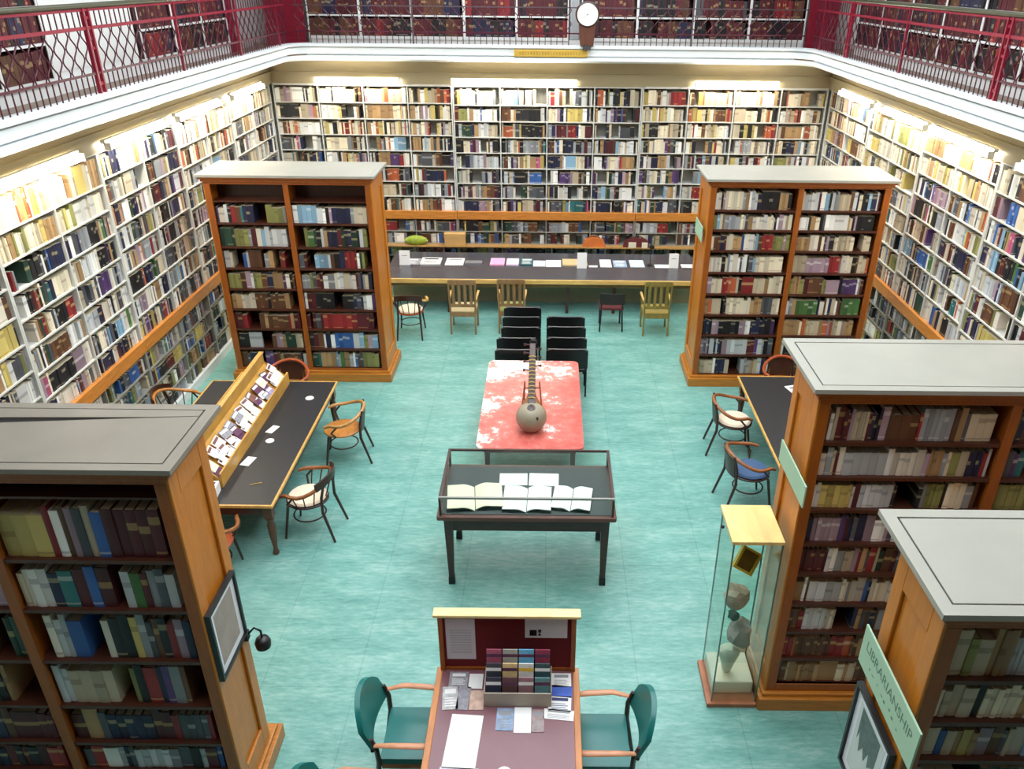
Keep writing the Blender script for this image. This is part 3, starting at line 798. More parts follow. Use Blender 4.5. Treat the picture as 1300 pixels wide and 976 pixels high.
sh_.xf(Mx @ Matrix.Translation((0, 0, 0.03)) @ Matrix.Rotation(R(-90), 4, 'X')); sh_.build('shoulder', wood('sitar_shoulder', (132, 92, 58), grain=(4, 4, 4)), st, smooth=True)
nk = MB()
nk.hexa([(-0.05, 0.13, 0.05), (0.05, 0.13, 0.05), (0.042, 1.12, 0.05), (-0.042, 1.12, 0.05), (-0.05, 0.13, 0.12), (0.05, 0.13, 0.12), (0.042, 1.12, 0.10), (-0.042, 1.12, 0.10)])
nk.xf(Mx); nk.build('neck', W_DARK, st, bevel=0.008)
for i in range(12):
    yy = 0.22 + i * 0.06
    MB().tube([(-0.05, yy, 0.118), (0, yy, 0.135), (0.05, yy, 0.118)], 0.006, 6).xf(Mx).build('fret', M_GOLD, st)
for i in range(7):
    sg = 1 if i % 2 else -1
    yy = 0.68 + i * 0.07
    MB().tube([(sg * 0.03, yy, 0.08), (sg * 0.085, yy, 0.09), (sg * 0.115, yy, 0.09), (sg * 0.125, yy, 0.09)], [0.009, 0.009, 0.02, 0.014], 8).xf(Mx).build('tuning_peg', W_BENT, st)
MB().lathe([(0.004, -0.055), (0.04, -0.04), (0.056, 0.0), (0.045, 0.035), (0.015, 0.055), (0.004, 0.06)], (0, 0, 0), 16).xf(Mx @ Matrix.Translation((0.01, 1.16, 0.07))).build('head_finial', M_BLACKP, st, smooth=True)
cr_ = thing('instrument_cradle', 'small reddish wooden cradle propping up the sitar neck', 'stand', (-0.21, 9.6, 0.757))
for sg in (-1, 1):
    MB().tube([(sg * 0.15, -0.12, 0.012), (sg * 0.10, 0.08, 0.46)], 0.011, 6).build('front_strut', W_RAIL, cr_)
    MB().tube([(sg * 0.12, 0.40, 0.012), (sg * 0.10, 0.10, 0.46)], 0.011, 6).build('rear_strut', W_RAIL, cr_)
MB().tube([(-0.12, 0.09, 0.37), (0.12, 0.09, 0.37)], 0.010, 6).build('cross_bar', W_RAIL, cr_)

# ---- glass topped museum case
vt = thing('display_case_table', 'glass topped dark wood display case table in front of the red table', 'display case', (-0.21, 7.44, 0))
a, b_ = 0.94, 0.49
MB().prism(rrect(a + 0.03, b_ + 0.03, 0.02, 2), 0.95, 1.0).build('rim', wood('case_rim', (96, 58, 48), grain=(1.5, 8, 8)), vt, bevel=0.006)
MB().box(-a + 0.05, a - 0.05, -b_ + 0.05, -b_ + 0.075, 0.765, 0.95).box(-a + 0.05, a - 0.05, b_ - 0.075, b_ - 0.05, 0.765, 0.95).box(-a + 0.05, -a + 0.075, -b_ + 0.075, b_ - 0.075, 0.765, 0.95).box(a - 0.075, a - 0.05, -b_ + 0.075, b_ - 0.075, 0.765, 0.95).build('apron', W_DARK, vt)
for sx in (-1, 1):
    for sy in (-1, 1):
        x, y = sx * (a - 0.085), sy * (b_ - 0.085)
        lg = MB().taper(x, y, 0.11, 0.95, 0.03, 0.05).build('leg', W_DARK, vt, bevel=0.004)
        MB().taper(x, y, 0.0, 0.10, 0.036, 0.034).cbox(x, y, 0.105, 0.06, 0.06, 0.012).build('foot', M_BLACKP, lg)
MB().box(-a + 0.02, a - 0.02, -b_ + 0.02, b_ - 0.02, 1.0, 1.006).build('lining', M_LINING, vt)
fr = MB(); zt = 1.225
for sx in (-1, 1):
    for sy in (-1, 1):
        fr.cbox(sx * (a - 0.012), sy * (b_ - 0.012), (1.0 + zt) / 2, 0.024, 0.024, zt - 1.0)
fr.box(-a, -a + 0.03, -b_, b_, zt - 0.012, zt + 0.012).box(a - 0.03, a, -b_, b_, zt - 0.012, zt + 0.012).box(-a + 0.03, a - 0.03, b_ - 0.022, b_, zt - 0.012, zt + 0.012)
fr.build('case_frame', W_DARK, vt)
MB().box(-a, a, -b_ - 0.002, -b_ + 0.022, zt - 0.01, zt + 0.013).build('front_bar', mat('grey_bar', (150, 146, 142), .35, metal=.6), vt)
MB().box(-a + 0.03, a - 0.03, -b_ + 0.022, b_ - 0.022, zt, zt + 0.005).build('top_pane', M_GLASS, vt)
for nm, bx in (('front_pane', (-a + 0.024, a - 0.024, -b_ + 0.008, -b_ + 0.013)), ('rear_pane', (-a + 0.024, a - 0.024, b_ - 0.013, b_ - 0.008)), ('side_pane', (-a + 0.008, -a + 0.013, -b_ + 0.024, b_ - 0.024)), ('side_pane', (a - 0.013, a - 0.008, -b_ + 0.024, b_ - 0.024))):
    MB().box(*bx, 1.008, zt - 0.013).build(nm, M_GLASS, vt)
MB().lathe([(0.012, 0), (0.012, 0.01), (0.006, 0.014)], (0, 0, 0), 10).xf(Matrix.Translation((0, -b_ + 0.0, 1.03)) @ Matrix.Rotation(R(90), 4, 'X')).build('lock', M_METAL, vt)
def open_book(label, x, y, z, w_, d_, rz, m, tilt=0.0, fan=0.02):
    t = thing('open_book', label, 'book', (x, y, z), rz)
    for sg in (-1, 1):
        def fn(u, v, sg=sg):
            xx = sg * (0.004 + u * w_ / 2)
            zz = 0.012 + fan * math.sin(min(1, u * 1.7) * PI * 0.62) * (1 - 0.35 * u)
            return (xx, (v - 0.5) * d_ + 0.012 * math.sin(u * 2 + sg), zz)
        mb = MB().grid(fn, 12, 4, th=lambda u, v: (0, 0, -0.010))
        mb.build('pages', m, t, smooth=True, fix=True)
        MB().box(min(0, sg * (w_ / 2 + 0.008)), max(0, sg * (w_ / 2 + 0.008)), -d_ / 2 - 0.008, d_ / 2 + 0.008, 0, 0.0035).build('cover', M_BLACKP, t)
    return t
zl = 1.007
open_book('open cream paged manuscript at the left front of the glass topped case', -0.79, 7.25, zl, 0.60, 0.44, 0.1, M_CREAMP, fan=0.05)
open_book('large open white paged book at the centre front of the glass topped case', -0.21, 7.23, zl, 0.52, 0.44, -0.02, M_PAPER, fan=0.04)
open_book('open white paged book at the right front of the glass topped case', 0.285, 7.24, zl, 0.42, 0.42, -0.12, M_PAPER, fan=0.04)
slab('paper_sheet', 'white sheet at the back of the glass topped case, left of two', 'paper', -0.38, 7.64, zl, 0.32, 0.24, 0.004, M_PAPER, 0.02)
slab('paper_sheet', 'white sheet with a small drawing at the back of the glass topped case', 'paper', -0.03, 7.64, zl, 0.34, 0.25, 0.004, M_PAPER, -0.02, detail=None)

# ---- front desk
dk = thing('enquiry_desk', 'wooden desk with a plum leather top and red felt screen between the green chairs', 'desk', (-0.32, 4.06, 0))
a, y0, y1, h = 0.62, -1.1, 1.0, 0.78
MB().box(-a + 0.055, a - 0.055, y0 + 0.05, y1 - 0.02, h - 0.035, h).build('leather_top', M_PURPLE, dk)
W_DESK = wood('desk_edge_wood', (190, 118, 56), grain=(6, 1.5, 6))
MB().box(-a, -a + 0.055, y0, y1, h - 0.04, h + 0.003).box(a - 0.055, a, y0, y1, h - 0.04, h + 0.003).box(-a + 0.055, a - 0.055, y0, y0 + 0.05, h - 0.04, h + 0.003).build('edge_band', W_DESK, dk, bevel=0.006)
MB().box(-a + 0.05, -a + 0.075, y0 + 0.06, y1 - 0.03, h - 0.075, h - 0.04).box(a - 0.075, a - 0.05, y0 + 0.06, y1 - 0.03, h - 0.075, h - 0.04).box(-a + 0.075, a - 0.075, y1 - 0.06, y1 - 0.035, h - 0.075, h - 0.04).build('apron', W_DESK, dk)
for sx in (-1, 1):
    for yy in (y0 + 0.1, y1 - 0.042):
        MB().taper(sx * (a - 0.08), yy, 0, h - 0.041, 0.025, 0.04).build('leg', W_DESK, dk)
sc_ = MB().box(-a + 0.07, a - 0.07, y1 - 0.02, y1 + 0.0, h, 1.40).build('screen', M_FELT, dk)
MB().box(-a + 0.035, -a + 0.075, y1 - 0.045, y1 + 0.015, h, 1.41).box(a - 0.075, a - 0.035, y1 - 0.045, y1 + 0.015, h, 1.41).box(-a + 0.075, a - 0.075, y1 - 0.035, y1 - 0.018, h, h + 0.03).build('screen_frame', W_FACE, sc_)
MB().box(-a, a, y1 - 0.07, y1 + 0.03, 1.41, 1.44).build('cap_rail', wood('pale_cap', (232, 206, 140), grain=(1.2, 6, 6)), sc_, bevel=0.006)
X0, Y0 = -0.32, 4.06
def pinned(label, x, z, w_, h_, m, detail=None):
    mb = MB().box(-w_ / 2, w_ / 2, -0.002, 0, -h_ / 2, h_ / 2); ms = [m]
    if detail:
        ms.append(detail)
        for (xa, xb, za, zb) in detail_blocks: mb.box(xa, xb, -0.0026, -0.002, za, zb, 1)
    o = mb.build('notice', ms, loc=(X0 + x, Y0 + y1 - 0.0205, z)); tag(o, label, 'notice', 'notices on the red felt screen'); return o
detail_blocks = [(-0.09, 0.09, 0.02 * i - 0.16, 0.02 * i - 0.155) for i in range(14)]
pinned('pale lilac typed notice pinned at the left of the red felt screen', -0.40, 1.13, 0.25, 0.46, mat('lilac_paper', (206, 198, 206), .7, var=.08, scale=3), M_PRINT)
detail_blocks = [(-0.14, -0.08, -0.085, -0.02), (-0.065, -0.045, -0.085, -0.06), (-0.068, -0.042, -0.05, -0.015)]
pinned('white notice with two black drawings pinned at the right of the red felt screen', 0.33, 1.265, 0.36, 0.22, mat('pale_paper', (216, 210, 214), .7, var=.04), M_BLACKP)
# stepped leaflet holder
zd = h + 0.001
lh = thing('leaflet_holder', 'grey card tiered leaflet holder on the front desk', 'leaflet holder', (X0 + 0.10, Y0 + 0.62, zd))
MB().box(-0.28, 0.28, -0.04, -0.03, 0, 0.15).box(-0.28, 0.28, -0.03, 0.25, 0, 0.012).box(-0.28, -0.272, -0.03, 0.25, 0.012, 0.16).box(0.272, 0.28, -0.03, 0.25, 0.012, 0.16).build('tray', mat('grey_card', (176, 166, 150), .7), lh)
for r in range(3):
    MB().box(-0.27, 0.27, 0.05 + 0.07 * r, 0.055 + 0.07 * r, 0.012, 0.12 + 0.09 * r).build('tier_wall', M_GAP, lh)
lc = [[('navy', (50, 52, 72)), ('brown', (98, 66, 68)), ('mauve', (150, 112, 118)), ('teal', (98, 140, 144))],
      [('charcoal', (64, 66, 76)), ('cream', (226, 196, 140)), ('white and yellow', (236, 232, 220)), ('dark teal', (60, 88, 92))],
      [('pink', (170, 86, 108)), ('grey', (168, 168, 160)), ('sky blue', (106, 176, 214)), ('crimson', (150, 60, 84))]]
for r in range(3):
    for k in range(4):
        nm, c_ = lc[r][k]
        mm = mat('leaflet_' + nm.replace(' ', '_'), c_, .5, var=.35, scale=25)
        mb = MB().box(-0.062, 0.062, -0.006, 0.006, 0, 0.21)
        mb.box(-0.062, 0.062, -0.0065, -0.006, 0.14, 0.17, 1)
        o = mb.build('leaflet', [mm, M_PAPER if nm in ('navy', 'dark teal', 'mauve', 'charcoal') else LC[7][1]])
        if nm == 'white and yellow':
            o.data.materials[1] = mat('leaflet_yellow', (230, 190, 60), .5)
        o.matrix_world = Matrix.Translation((X0 + 0.10 - 0.2025 + 0.135 * k, Y0 + 0.62 - 0.005 + 0.07 * r, zd + 0.015 + 0.03 + 0.085 * r)) @ Matrix.Rotation(R(-12), 4, 'X')
        tag(o, '%s leaflet, %s from left in the %s tier of the desk leaflet holder' % (nm, ORD[k], ['front', 'middle', 'back'][r]), 'leaflet', 'leaflets in the desk holder')
pm = lambda n_, c_: mat('print_' + n_, c_, .5, var=.7, scale=16)
DESKP = [('white broad sheet lying on the left of the desk top', -0.32, 0.24, 0.26, 0.50, M_PAPER, -0.06, None),
         ('blue and grey picture card in front of the leaflet holder', 0.0, 0.45, 0.14, 0.22, pm('blue', (140, 160, 190)), -0.02, M_PRINT),
         ('plain white card in front of the leaflet holder', 0.145, 0.445, 0.14, 0.25, M_PAPER, 0.0, None),
         ('small patterned picture card right of the plain white card', 0.27, 0.44, 0.10, 0.22, pm('mono', (160, 140, 140)), 0.0, M_PRINT),
         ('white strip leaflet by the right edge of the desk', 0.44, 0.50, 0.25, 0.10, M_PAPER, -0.1, M_PRINT),
         ('white leaflet with a grey sketch beside the holder at the back right', 0.465, 0.86, 0.17, 0.15, M_PAPER, 0.0, M_PRINT),
         ('blue leaflet beside the holder on the right', 0.465, 0.74, 0.18, 0.12, mat('blue_print', (70, 100, 190), .5, var=.4, scale=10), -0.1, None),
         ('white and navy leaflet beside the holder at the front right', 0.45, 0.61, 0.19, 0.16, M_PAPER, -0.05, pm('navy', (60, 66, 110))),
         ('grey striped leaflet at the back left of the desk', -0.42, 0.86, 0.16, 0.16, LC[6][1], 0.0, M_PAPER),
         ('white leaflet left of the leaflet holder', -0.27, 0.84, 0.12, 0.16, M_PAPER, 0.0, None),
         ('grey picture leaflet at the left edge of the desk', -0.47, 0.66, 0.13, 0.24, pm('grey', (190, 188, 190)), 0.1, M_PAPER),
         ('grey wavy leaflet second from the left edge of the desk', -0.36, 0.66, 0.10, 0.24, LC[6][1], -0.05, None),
         ('peach coloured leaflet left of the leaflet holder', -0.245, 0.64, 0.12, 0.2, pm('peach', (206, 172, 156)), 0.0, None),
         ('lilac folder at the bottom left of the desk', -0.33, -0.10, 0.3, 0.2, mat('lilac_folder', (200, 196, 214), .5), -0.05, M_PAPER)]
for lb, x, y, w_, d_, m, rz, dt in DESKP:
    slab('paper_sheet' if 'sheet' in lb else 'leaflet', lb, 'leaflet', X0 + x, Y0 + y, zd, w_, d_, 0.004, m, rz, detail=dt)
disc('white round mat on the plum leather desk top', X0 + 0.02, Y0 - 0.05, zd, 0.062, M_PAPER)

# ---- long counter under the back shelves
ct = thing('long_counter', 'long slate topped counter with a pale wood edge below the back wall shelves', 'counter', (-0.12, 15.9, 0))
a = 3.2
MB().box(-a, a, -0.83, 0.86, 0.72, 0.75).build('counter_top', M_COUNTER, ct)
MB().box(-a, a, -0.87, -0.83, 0.665, 0.755).build('front_edge', wood('pale_edge', (222, 182, 106), grain=(1.2, 6, 6)), ct, bevel=0.006)
MB().box(-a + 0.05, a - 0.05, -0.80, -0.77, 0.58, 0.72).build('apron', W_OLIVE, ct)
MB().box(-a + 0.05, a - 0.05, -0.12, -0.06, 0.0, 0.72).build('rear_panel', mat('counter_panel', (150, 150, 124), .6), ct)
for xx in (-3.1, -1.9, -0.85, 0.5, 1.45, 3.1):
    MB().taper(xx, -0.72, 0, 0.58, 0.03, 0.035).build('leg', W_DARK, ct)
    MB().box(xx - 0.02, xx + 0.02, -0.69, -0.12, 0.62, 0.72).build('bracket', W_OLIVE, ct)
ZC = 0.751
CT = [('leaflet', 'black and white picture leaflets, left pair nearest the sign on the counter', -2.92, 16.1, .42, .40, LC[6][1], M_PAPER),
      ('magazine', 'black and white open magazine on the left of the counter', -2.48, 16.1, .42, .40, M_PAPER, M_BLACKP),
      ('paper_sheet', 'white sheet on the counter between magazine and grey tray', -1.98, 16.12, .38, .45, M_PAPER, M_PRINT),
      ('pen_tray', 'long grey tray on the counter right of the white sheet', -1.58, 16.05, .36, .16, mat('tray_grey', (130, 130, 134), .4), None),
      ('folder', 'pink folder on the counter', -1.08, 16.1, .30, .42, mat('pink_card', (236, 170, 206), .6, var=.2, scale=4), None),
      ('folder', 'pale lilac folder beside the pink one on the counter', -0.76, 16.1, .26, .4, mat('pale_lilac', (226, 208, 232), .6), None),
      ('book', 'dark teal book with a pale disc lying on the counter', -0.46, 16.1, .27, .4, mat('teal_cover', (52, 96, 104), .5, var=.4, scale=8), M_PAPER),
      ('leaflet', 'white leaflet on the counter right of the teal book', -0.2, 16.05, .26, .36, M_PAPER, None),
      ('paper_sheet', 'plain white sheet on the counter beside the tan folder', 0.1, 16.06, .32, .42, M_PAPER, None),
      ('folder', 'long tan card folder on the counter', 0.55, 16.1, .52, .4, mat('tan_card', (206, 182, 136), .6), None),
      ('leaflet', 'narrow white strip at the foot of the middle white sign', 0.93, 15.9, .18, .1, M_PAPER, None),
      ('paper_sheet', 'plain white sheet on the counter right of the middle sign', 1.2, 16.1, .24, .48, M_PAPER, None),
      ('photograph', 'blue and white picture card on the counter', 1.5, 16.08, .28, .44, mat('photo_blue', (150, 176, 214), .4, var=.7, scale=8), M_PAPER),
      ('paper_sheet', 'pale blue sheet on the counter beside the black lamp', 1.86, 16.1, .3, .45, mat('pale_blue', (206, 226, 236), .6), None),
      ('leaflet', 'white cut-out leaflet on the counter right of the black lamp', 2.4, 15.95, .36, .2, M_PAPER, None),
      ('leaflet', 'white strip on the counter right of the right-hand sign', 2.92, 15.98, .28, .2, M_PAPER, None)]
for nm, lb, x, y, w_, d_, m, dt in CT:
    slab(nm, lb, {'pen_tray': 'tray', 'paper_sheet': 'paper'}.get(nm, nm), x, y, ZC, w_, d_, 0.03 if nm in ('folder', 'book', 'pen_tray', 'magazine') else 0.008, m, 0, 'things lying on the long counter', dt)
def counter_sign(label, x, y, w_, hh, logo):
    t = thing('table_sign', label, 'sign', (x, y, ZC), 0, 'white signs standing on the long counter')
    MB().hexa([(-w_ / 2, 0.0, 0.0), (w_ / 2, 0.0, 0.0), (w_ / 2, 0.006, 0.0), (-w_ / 2, 0.006, 0.0), (-w_ / 2, 0.05, hh), (w_ / 2, 0.05, hh), (w_ / 2, 0.056, hh), (-w_ / 2, 0.056, hh)]).build('face', M_PAPER, t)
    MB().box(-w_ / 2, w_ / 2, 0.006, 0.14, 0, 0.005).build('base', M_PAPER, t)
    if logo:
        MB().hexa([(-w_ * 0.25, 0.03, hh * 0.62), (w_ * 0.25, 0.03, hh * 0.62), (w_ * 0.25, 0.032, hh * 0.62), (-w_ * 0.25, 0.032, hh * 0.62), (-w_ * 0.25, 0.0425, hh * 0.8), (w_ * 0.25, 0.0425, hh * 0.8), (w_ * 0.25, 0.0435, hh * 0.8), (-w_ * 0.25, 0.0435, hh * 0.8)]).build('print', M_PRINT, t)
counter_sign('white sign standing at the left end of the long counter', -3.0, 15.88, 0.22, 0.30, True)
counter_sign('blank white sign standing at the middle of the long counter', 0.69, 15.78, 0.2, 0.32, False)
counter_sign('white sign standing at the right end of the long counter', 2.6, 15.85, 0.2, 0.30, True)
lp = thing('desk_lamp', 'small black lamp with a thin stem on the right of the long counter', 'lamp', (2.12, 16.0, ZC))
MB().lathe([(0.06, 0), (0.065, 0.012), (0.05, 0.02), (0.012, 0.025)], (0, 0, 0), 14).build('base', M_BLACKP, lp, smooth=True)
MB().tube([(0, 0, 0.02), (0.01, 0.02, 0.3), (0.02, 0.0, 0.42)], 0.008, 6).build('stem', M_BLACKP, lp)
MB().lathe([(0.01, 0.08), (0.045, 0.06), (0.06, 0.0), (0.055, 0.0)], (0.02, -0.01, 0.38), 12).build('lamp_shade', M_BLACKP, lp, smooth=True)
# odds and ends on the low shelf of the back wall, set in front of the books
ZS = 0.711 - 0.03
def lump(name, label, cat, x, y, z, prof, m, sx=1, sy=1):
    o = MB().lathe(prof, (0, 0, 0), 18, sx=sx, sy=sy).build(name, m, loc=(x, y, z), smooth=True); return tag(o, label, cat)
# ---- glass display case beside the middle right bookcase
gc = thing('glass_display_case', 'tall glass display case with a pale wood top beside the middle right bookcase', 'display case', (1.80, 5.60, 0))
gx, gy, gz = 0.215, 0.25, 1.93
MB().box(-gx - 0.04, gx, -gy - 0.03, gy + 0.02, 0, 0.05).build('base', wood('case_base_wood', (170, 104, 70), grain=(3, 3, 3)), gc, bevel=0.006)
MB().box(-gx + 0.02, gx - 0.02, -gy + 0.1, gy - 0.02, 0.05, 0.20).build('plinth_block', M_CREAMP, gc, bevel=0.01)
MB().box(-gx - 0.015, gx + 0.0, -gy - 0.015, gy + 0.015, gz, gz + 0.035).build('top', wood('pale_yellow_top', (236, 200, 128), grain=(3, 1, 3)), gc, bevel=0.004)
for nm, bx in (('front_pane', (-gx, gx, -gy, -gy + 0.006)), ('rear_pane', (-gx, gx, gy - 0.006, gy)), ('side_pane', (-gx, -gx + 0.006, -gy + 0.006, gy - 0.006)), ('side_pane', (gx - 0.006, gx, -gy + 0.006, gy - 0.006))):
    MB().box(*bx, 0.05, gz).build(nm, M_GLASS, gc)
for sx in (-1, 1):
    for sy in (-1, 1):
        MB().cbox(sx * (gx - 0.008), sy * (gy - 0.008), (gz + 0.05) / 2, 0.012, 0.012, gz - 0.05).build('corner_strip', mat('steel_strip', (120, 132, 128), .3, metal=.8), gc)
for z in (0.55, 0.98, 1.34):
    MB().box(-gx + 0.008, gx - 0.008, -gy + 0.008, gy - 0.008, z, z + 0.006).build('glass_shelf', M_GLASS, gc)
MB().lathe([(0.004, -0.02), (0.016, -0.012), (0.018, 0.0), (0.01, 0.012)], (0, 0, 0), 10).xf(Matrix.Translation((-gx - 0.018, 0.08, gz - 0.07)) @ Matrix.Rotation(R(90), 4, 'Y')).build('knob', M_BLACKP, gc)
GX, GY = 1.80, 5.60
fo = thing('box_picture', 'olive yellow deep box frame leaning inside the glass display case', 'frame', (GX - 0.035, GY + 0.0, 1.352))
Mf = Matrix.Translation((0, 0, 0.075)) @ Matrix.Rotation(R(-28), 4, 'X') @ Matrix.Rotation(R(28), 4, 'Y') @ Matrix.Scale(0.85, 4)
m = MB().box(-0.11, 0.11, -0.03, 0.05, 0, 0.025).box(-0.11, 0.11, -0.03, 0.05, 0.235, 0.26).box(-0.11, -0.085, -0.03, 0.05, 0.025, 0.235).box(0.085, 0.11, -0.03, 0.05, 0.025, 0.235)
m.xf(Mf); m.build('frame', mat('olive_frame', (196, 176, 70), .45, var=.2), fo)
MB().box(-0.085, 0.085, 0.01, 0.03, 0.025, 0.235).xf(Mf).build('picture', mat('olive_picture', (90, 84, 30), .5, var=.6, scale=14), fo)
def rock(name, label, cat, x, y, z, s, m, seed, sz=1.0):
    rr = random.Random(seed); bm = bmesh.new(); bmesh.ops.create_icosphere(bm, subdivisions=2, radius=1)
    for v in bm.verts:
        k = rr.uniform(0.72, 1.1); v.co = Vector((v.co.x * s[0] * k, v.co.y * s[1] * k, max(-0.85, v.co.z) * s[2] * k))
    zm = min(v.co.z for v in bm.verts)
    for v in bm.verts: v.co.z -= zm
    me = bpy.data.meshes.new(name); bm.to_mesh(me); bm.free(); me.materials.append(m)
    o = bpy.data.objects.new(name, me); COL.objects.link(o); o.location = (x, y, z); return tag(o, label, cat)
rock('stone', 'brown grey rough stone on the middle glass shelf of the display case', 'stone', GX - 0.04, GY + 0.02, 0.987, (.12, .12, .14), mat('stone_brown', (188, 168, 152), .8, var=.3, scale=12), 3)
rock('stone', 'dark green angular stone beside the brown one in the display case', 'stone', GX - 0.09, GY - 0.14, 0.987, (.055, .06, .05), mat('stone_green', (52, 74, 66), .7, var=.3), 5)
rock('stone', 'grey pointed stone on the lower glass shelf of the display case', 'stone', GX + 0.02, GY - 0.05, 0.557, (.12, .11, .19), mat('stone_grey', (176, 164, 160), .8, var=.3, scale=9), 8)
o = MB().lathe([(0.02, 0), (0.04, 0.02), (0.065, 0.12), (0.10, 0.24), (0.105, 0.29), (0.07, 0.325), (0.02, 0.33)], (0, 0, 0), 18, sy=0.7).build('shell', mat('shell_white', (222, 220, 206), .4, var=.1), loc=(GX - 0.04, GY - 0.02, 0.202), smooth=True)
tag(o, 'white tapering shell standing at the bottom of the glass display case', 'shell')

# ---- pictures and signs on the bookcase ends
def wall_picture(label, x, y, z, w_, h_, sg, art, wm=0.06):
    """framed picture on a face whose outward normal is sg*X"""
    t = thing('framed_picture', label, 'picture', (x, y, z), PI / 2 * sg)
    fw = 0.022
    MB().box(-w_ / 2, w_ / 2, 0, -0.04, -h_ / 2, -h_ / 2 + fw).box(-w_ / 2, w_ / 2, -0.04, 0, h_ / 2 - fw, h_ / 2).box(-w_ / 2, -w_ / 2 + fw, -0.04, 0, -h_ / 2 + fw, h_ / 2 - fw).box(w_ / 2 - fw, w_ / 2, -0.04, 0, -h_ / 2 + fw, h_ / 2 - fw).build('frame', M_BLACKP, t, fix=True)
    MB().box(-w_ / 2 + fw, w_ / 2 - fw, -0.02, -0.004, -h_ / 2 + fw, h_ / 2 - fw).build('mount', mat('mount_white', (226, 232, 238), .6), t)
    return t, fw + wm
t, mg = wall_picture('black framed print with a white mount on the end of the near left bookcase', -2.416, 4.48, 1.81, 0.50, 0.64, 1, None)
w_, h_ = 0.50, 0.64
MB().box(-w_ / 2 + mg, w_ / 2 - mg, -0.0215, -0.02, -h_ / 2 + mg, h_ / 2 - mg).build('print', mat('faded_print', (158, 148, 140), .6, var=.35, scale=5), t)
t, mg = wall_picture('black framed engraving of a grey map below the lettered green sign', 2.016, 3.34, 1.89, 0.54, 0.72, -1, None)
w_, h_ = 0.54, 0.72
pr = MB().box(-w_ / 2 + mg, w_ / 2 - mg, -0.0215, -0.02, -h_ / 2 + mg, h_ / 2 - mg).build('print', mat('map_paper', (198, 210, 206), .6, var=.06), t)
mp_ = random.Random(4); P = [(-0.15, 0.26), (0.13, 0.26)]
for i in range(9): P.append((0.13 - 0.28 * i / 8 + mp_.uniform(-.01, .01), -0.02 + (0.07 if i % 2 else 0.0) + mp_.uniform(-.05, .03)))
m = MB(); m.prism([(p[0], p[1]) for p in P][::-1], 0, 0.0012)
m.xf(Matrix.Translation((0, -0.0216, 0)) @ Matrix.Rotation(R(90), 4, 'X')); m.build('engraving', mat('engraving_grey', (92, 112, 108), .7, var=.5, scale=30), pr, fix=True)
def end_sign(label, x, y, z, w_, h_, text):
    """flat board standing off a bookcase end that faces -X; reads along the depth"""
    t = thing('green_sign', label, 'sign', (x, y, z), -PI / 2)
    MB().box(-w_ / 2, w_ / 2, -0.012, 0.0, -h_ / 2, h_ / 2).build('board', M_MINT, t)
    for sx in (-1, 1):
        MB().cbox(sx * w_ * 0.35, 0.02, h_ * 0.2, 0.02, 0.04, 0.02).build('bracket', M_METAL, t)
    if text:
        Mt = Matrix.Translation((0, -0.0125, 0.035)) @ Matrix.Rotation(R(90), 4, 'X')
        text_mesh('lettering', text, 0.098, M_INK, t, Mt, extrude=0.0005)
        sm = MB(); rs = random.Random(9)
        for i in range(8):
            xx = -0.24 + i * 0.06 + rs.uniform(-.02, .02); zz = -0.07 + rs.uniform(-.015, .015)
            sm.box(xx, xx + rs.uniform(.008, .03), -0.0128, -0.012, zz, zz + rs.uniform(.006, .02))
        sm.build('worn_marks', M_INK, t)
    return t
end_sign('pale green sign with worn dark lettering on the nearest right bookcase', 1.97, 3.24, 2.555, 0.79, 0.29, 'LIBRARIANSHIP')
end_sign('plain pale green sign on the end of the bookcase with the glass display case', 2.03, 5.50, 2.56, 0.72, 0.2, None)
end_sign('small faded green sign on the end of the far right bookcase', 2.385, 12.36, 2.60, 0.6, 0.24, None)
lp = thing('clip_lamp', 'black lamp on a bent arm clipped behind the framed print on the near left bookcase', 'lamp', (-2.417, 4.75, 1.44))
MB().box(0.0, 0.03, -0.03, 0.03, -0.04, 0.04).build('clamp', M_BLACKP, lp)
MB().tube([(0.02, 0, 0), (0.07, 0.03, 0.05), (0.11, 0.05, 0.0), (0.11, 0.05, -0.08)], 0.009, 8).build('arm', M_BLACKP, lp, smooth=True)
MB().lathe([(0.015, 0.05), (0.05, 0.035), (0.065, 0.0), (0.06, -0.05), (0.04, -0.06), (0.01, -0.045)], (0.11, 0.05, -0.12), 16).build('lamp_shade', M_BLACKP, lp, smooth=True)
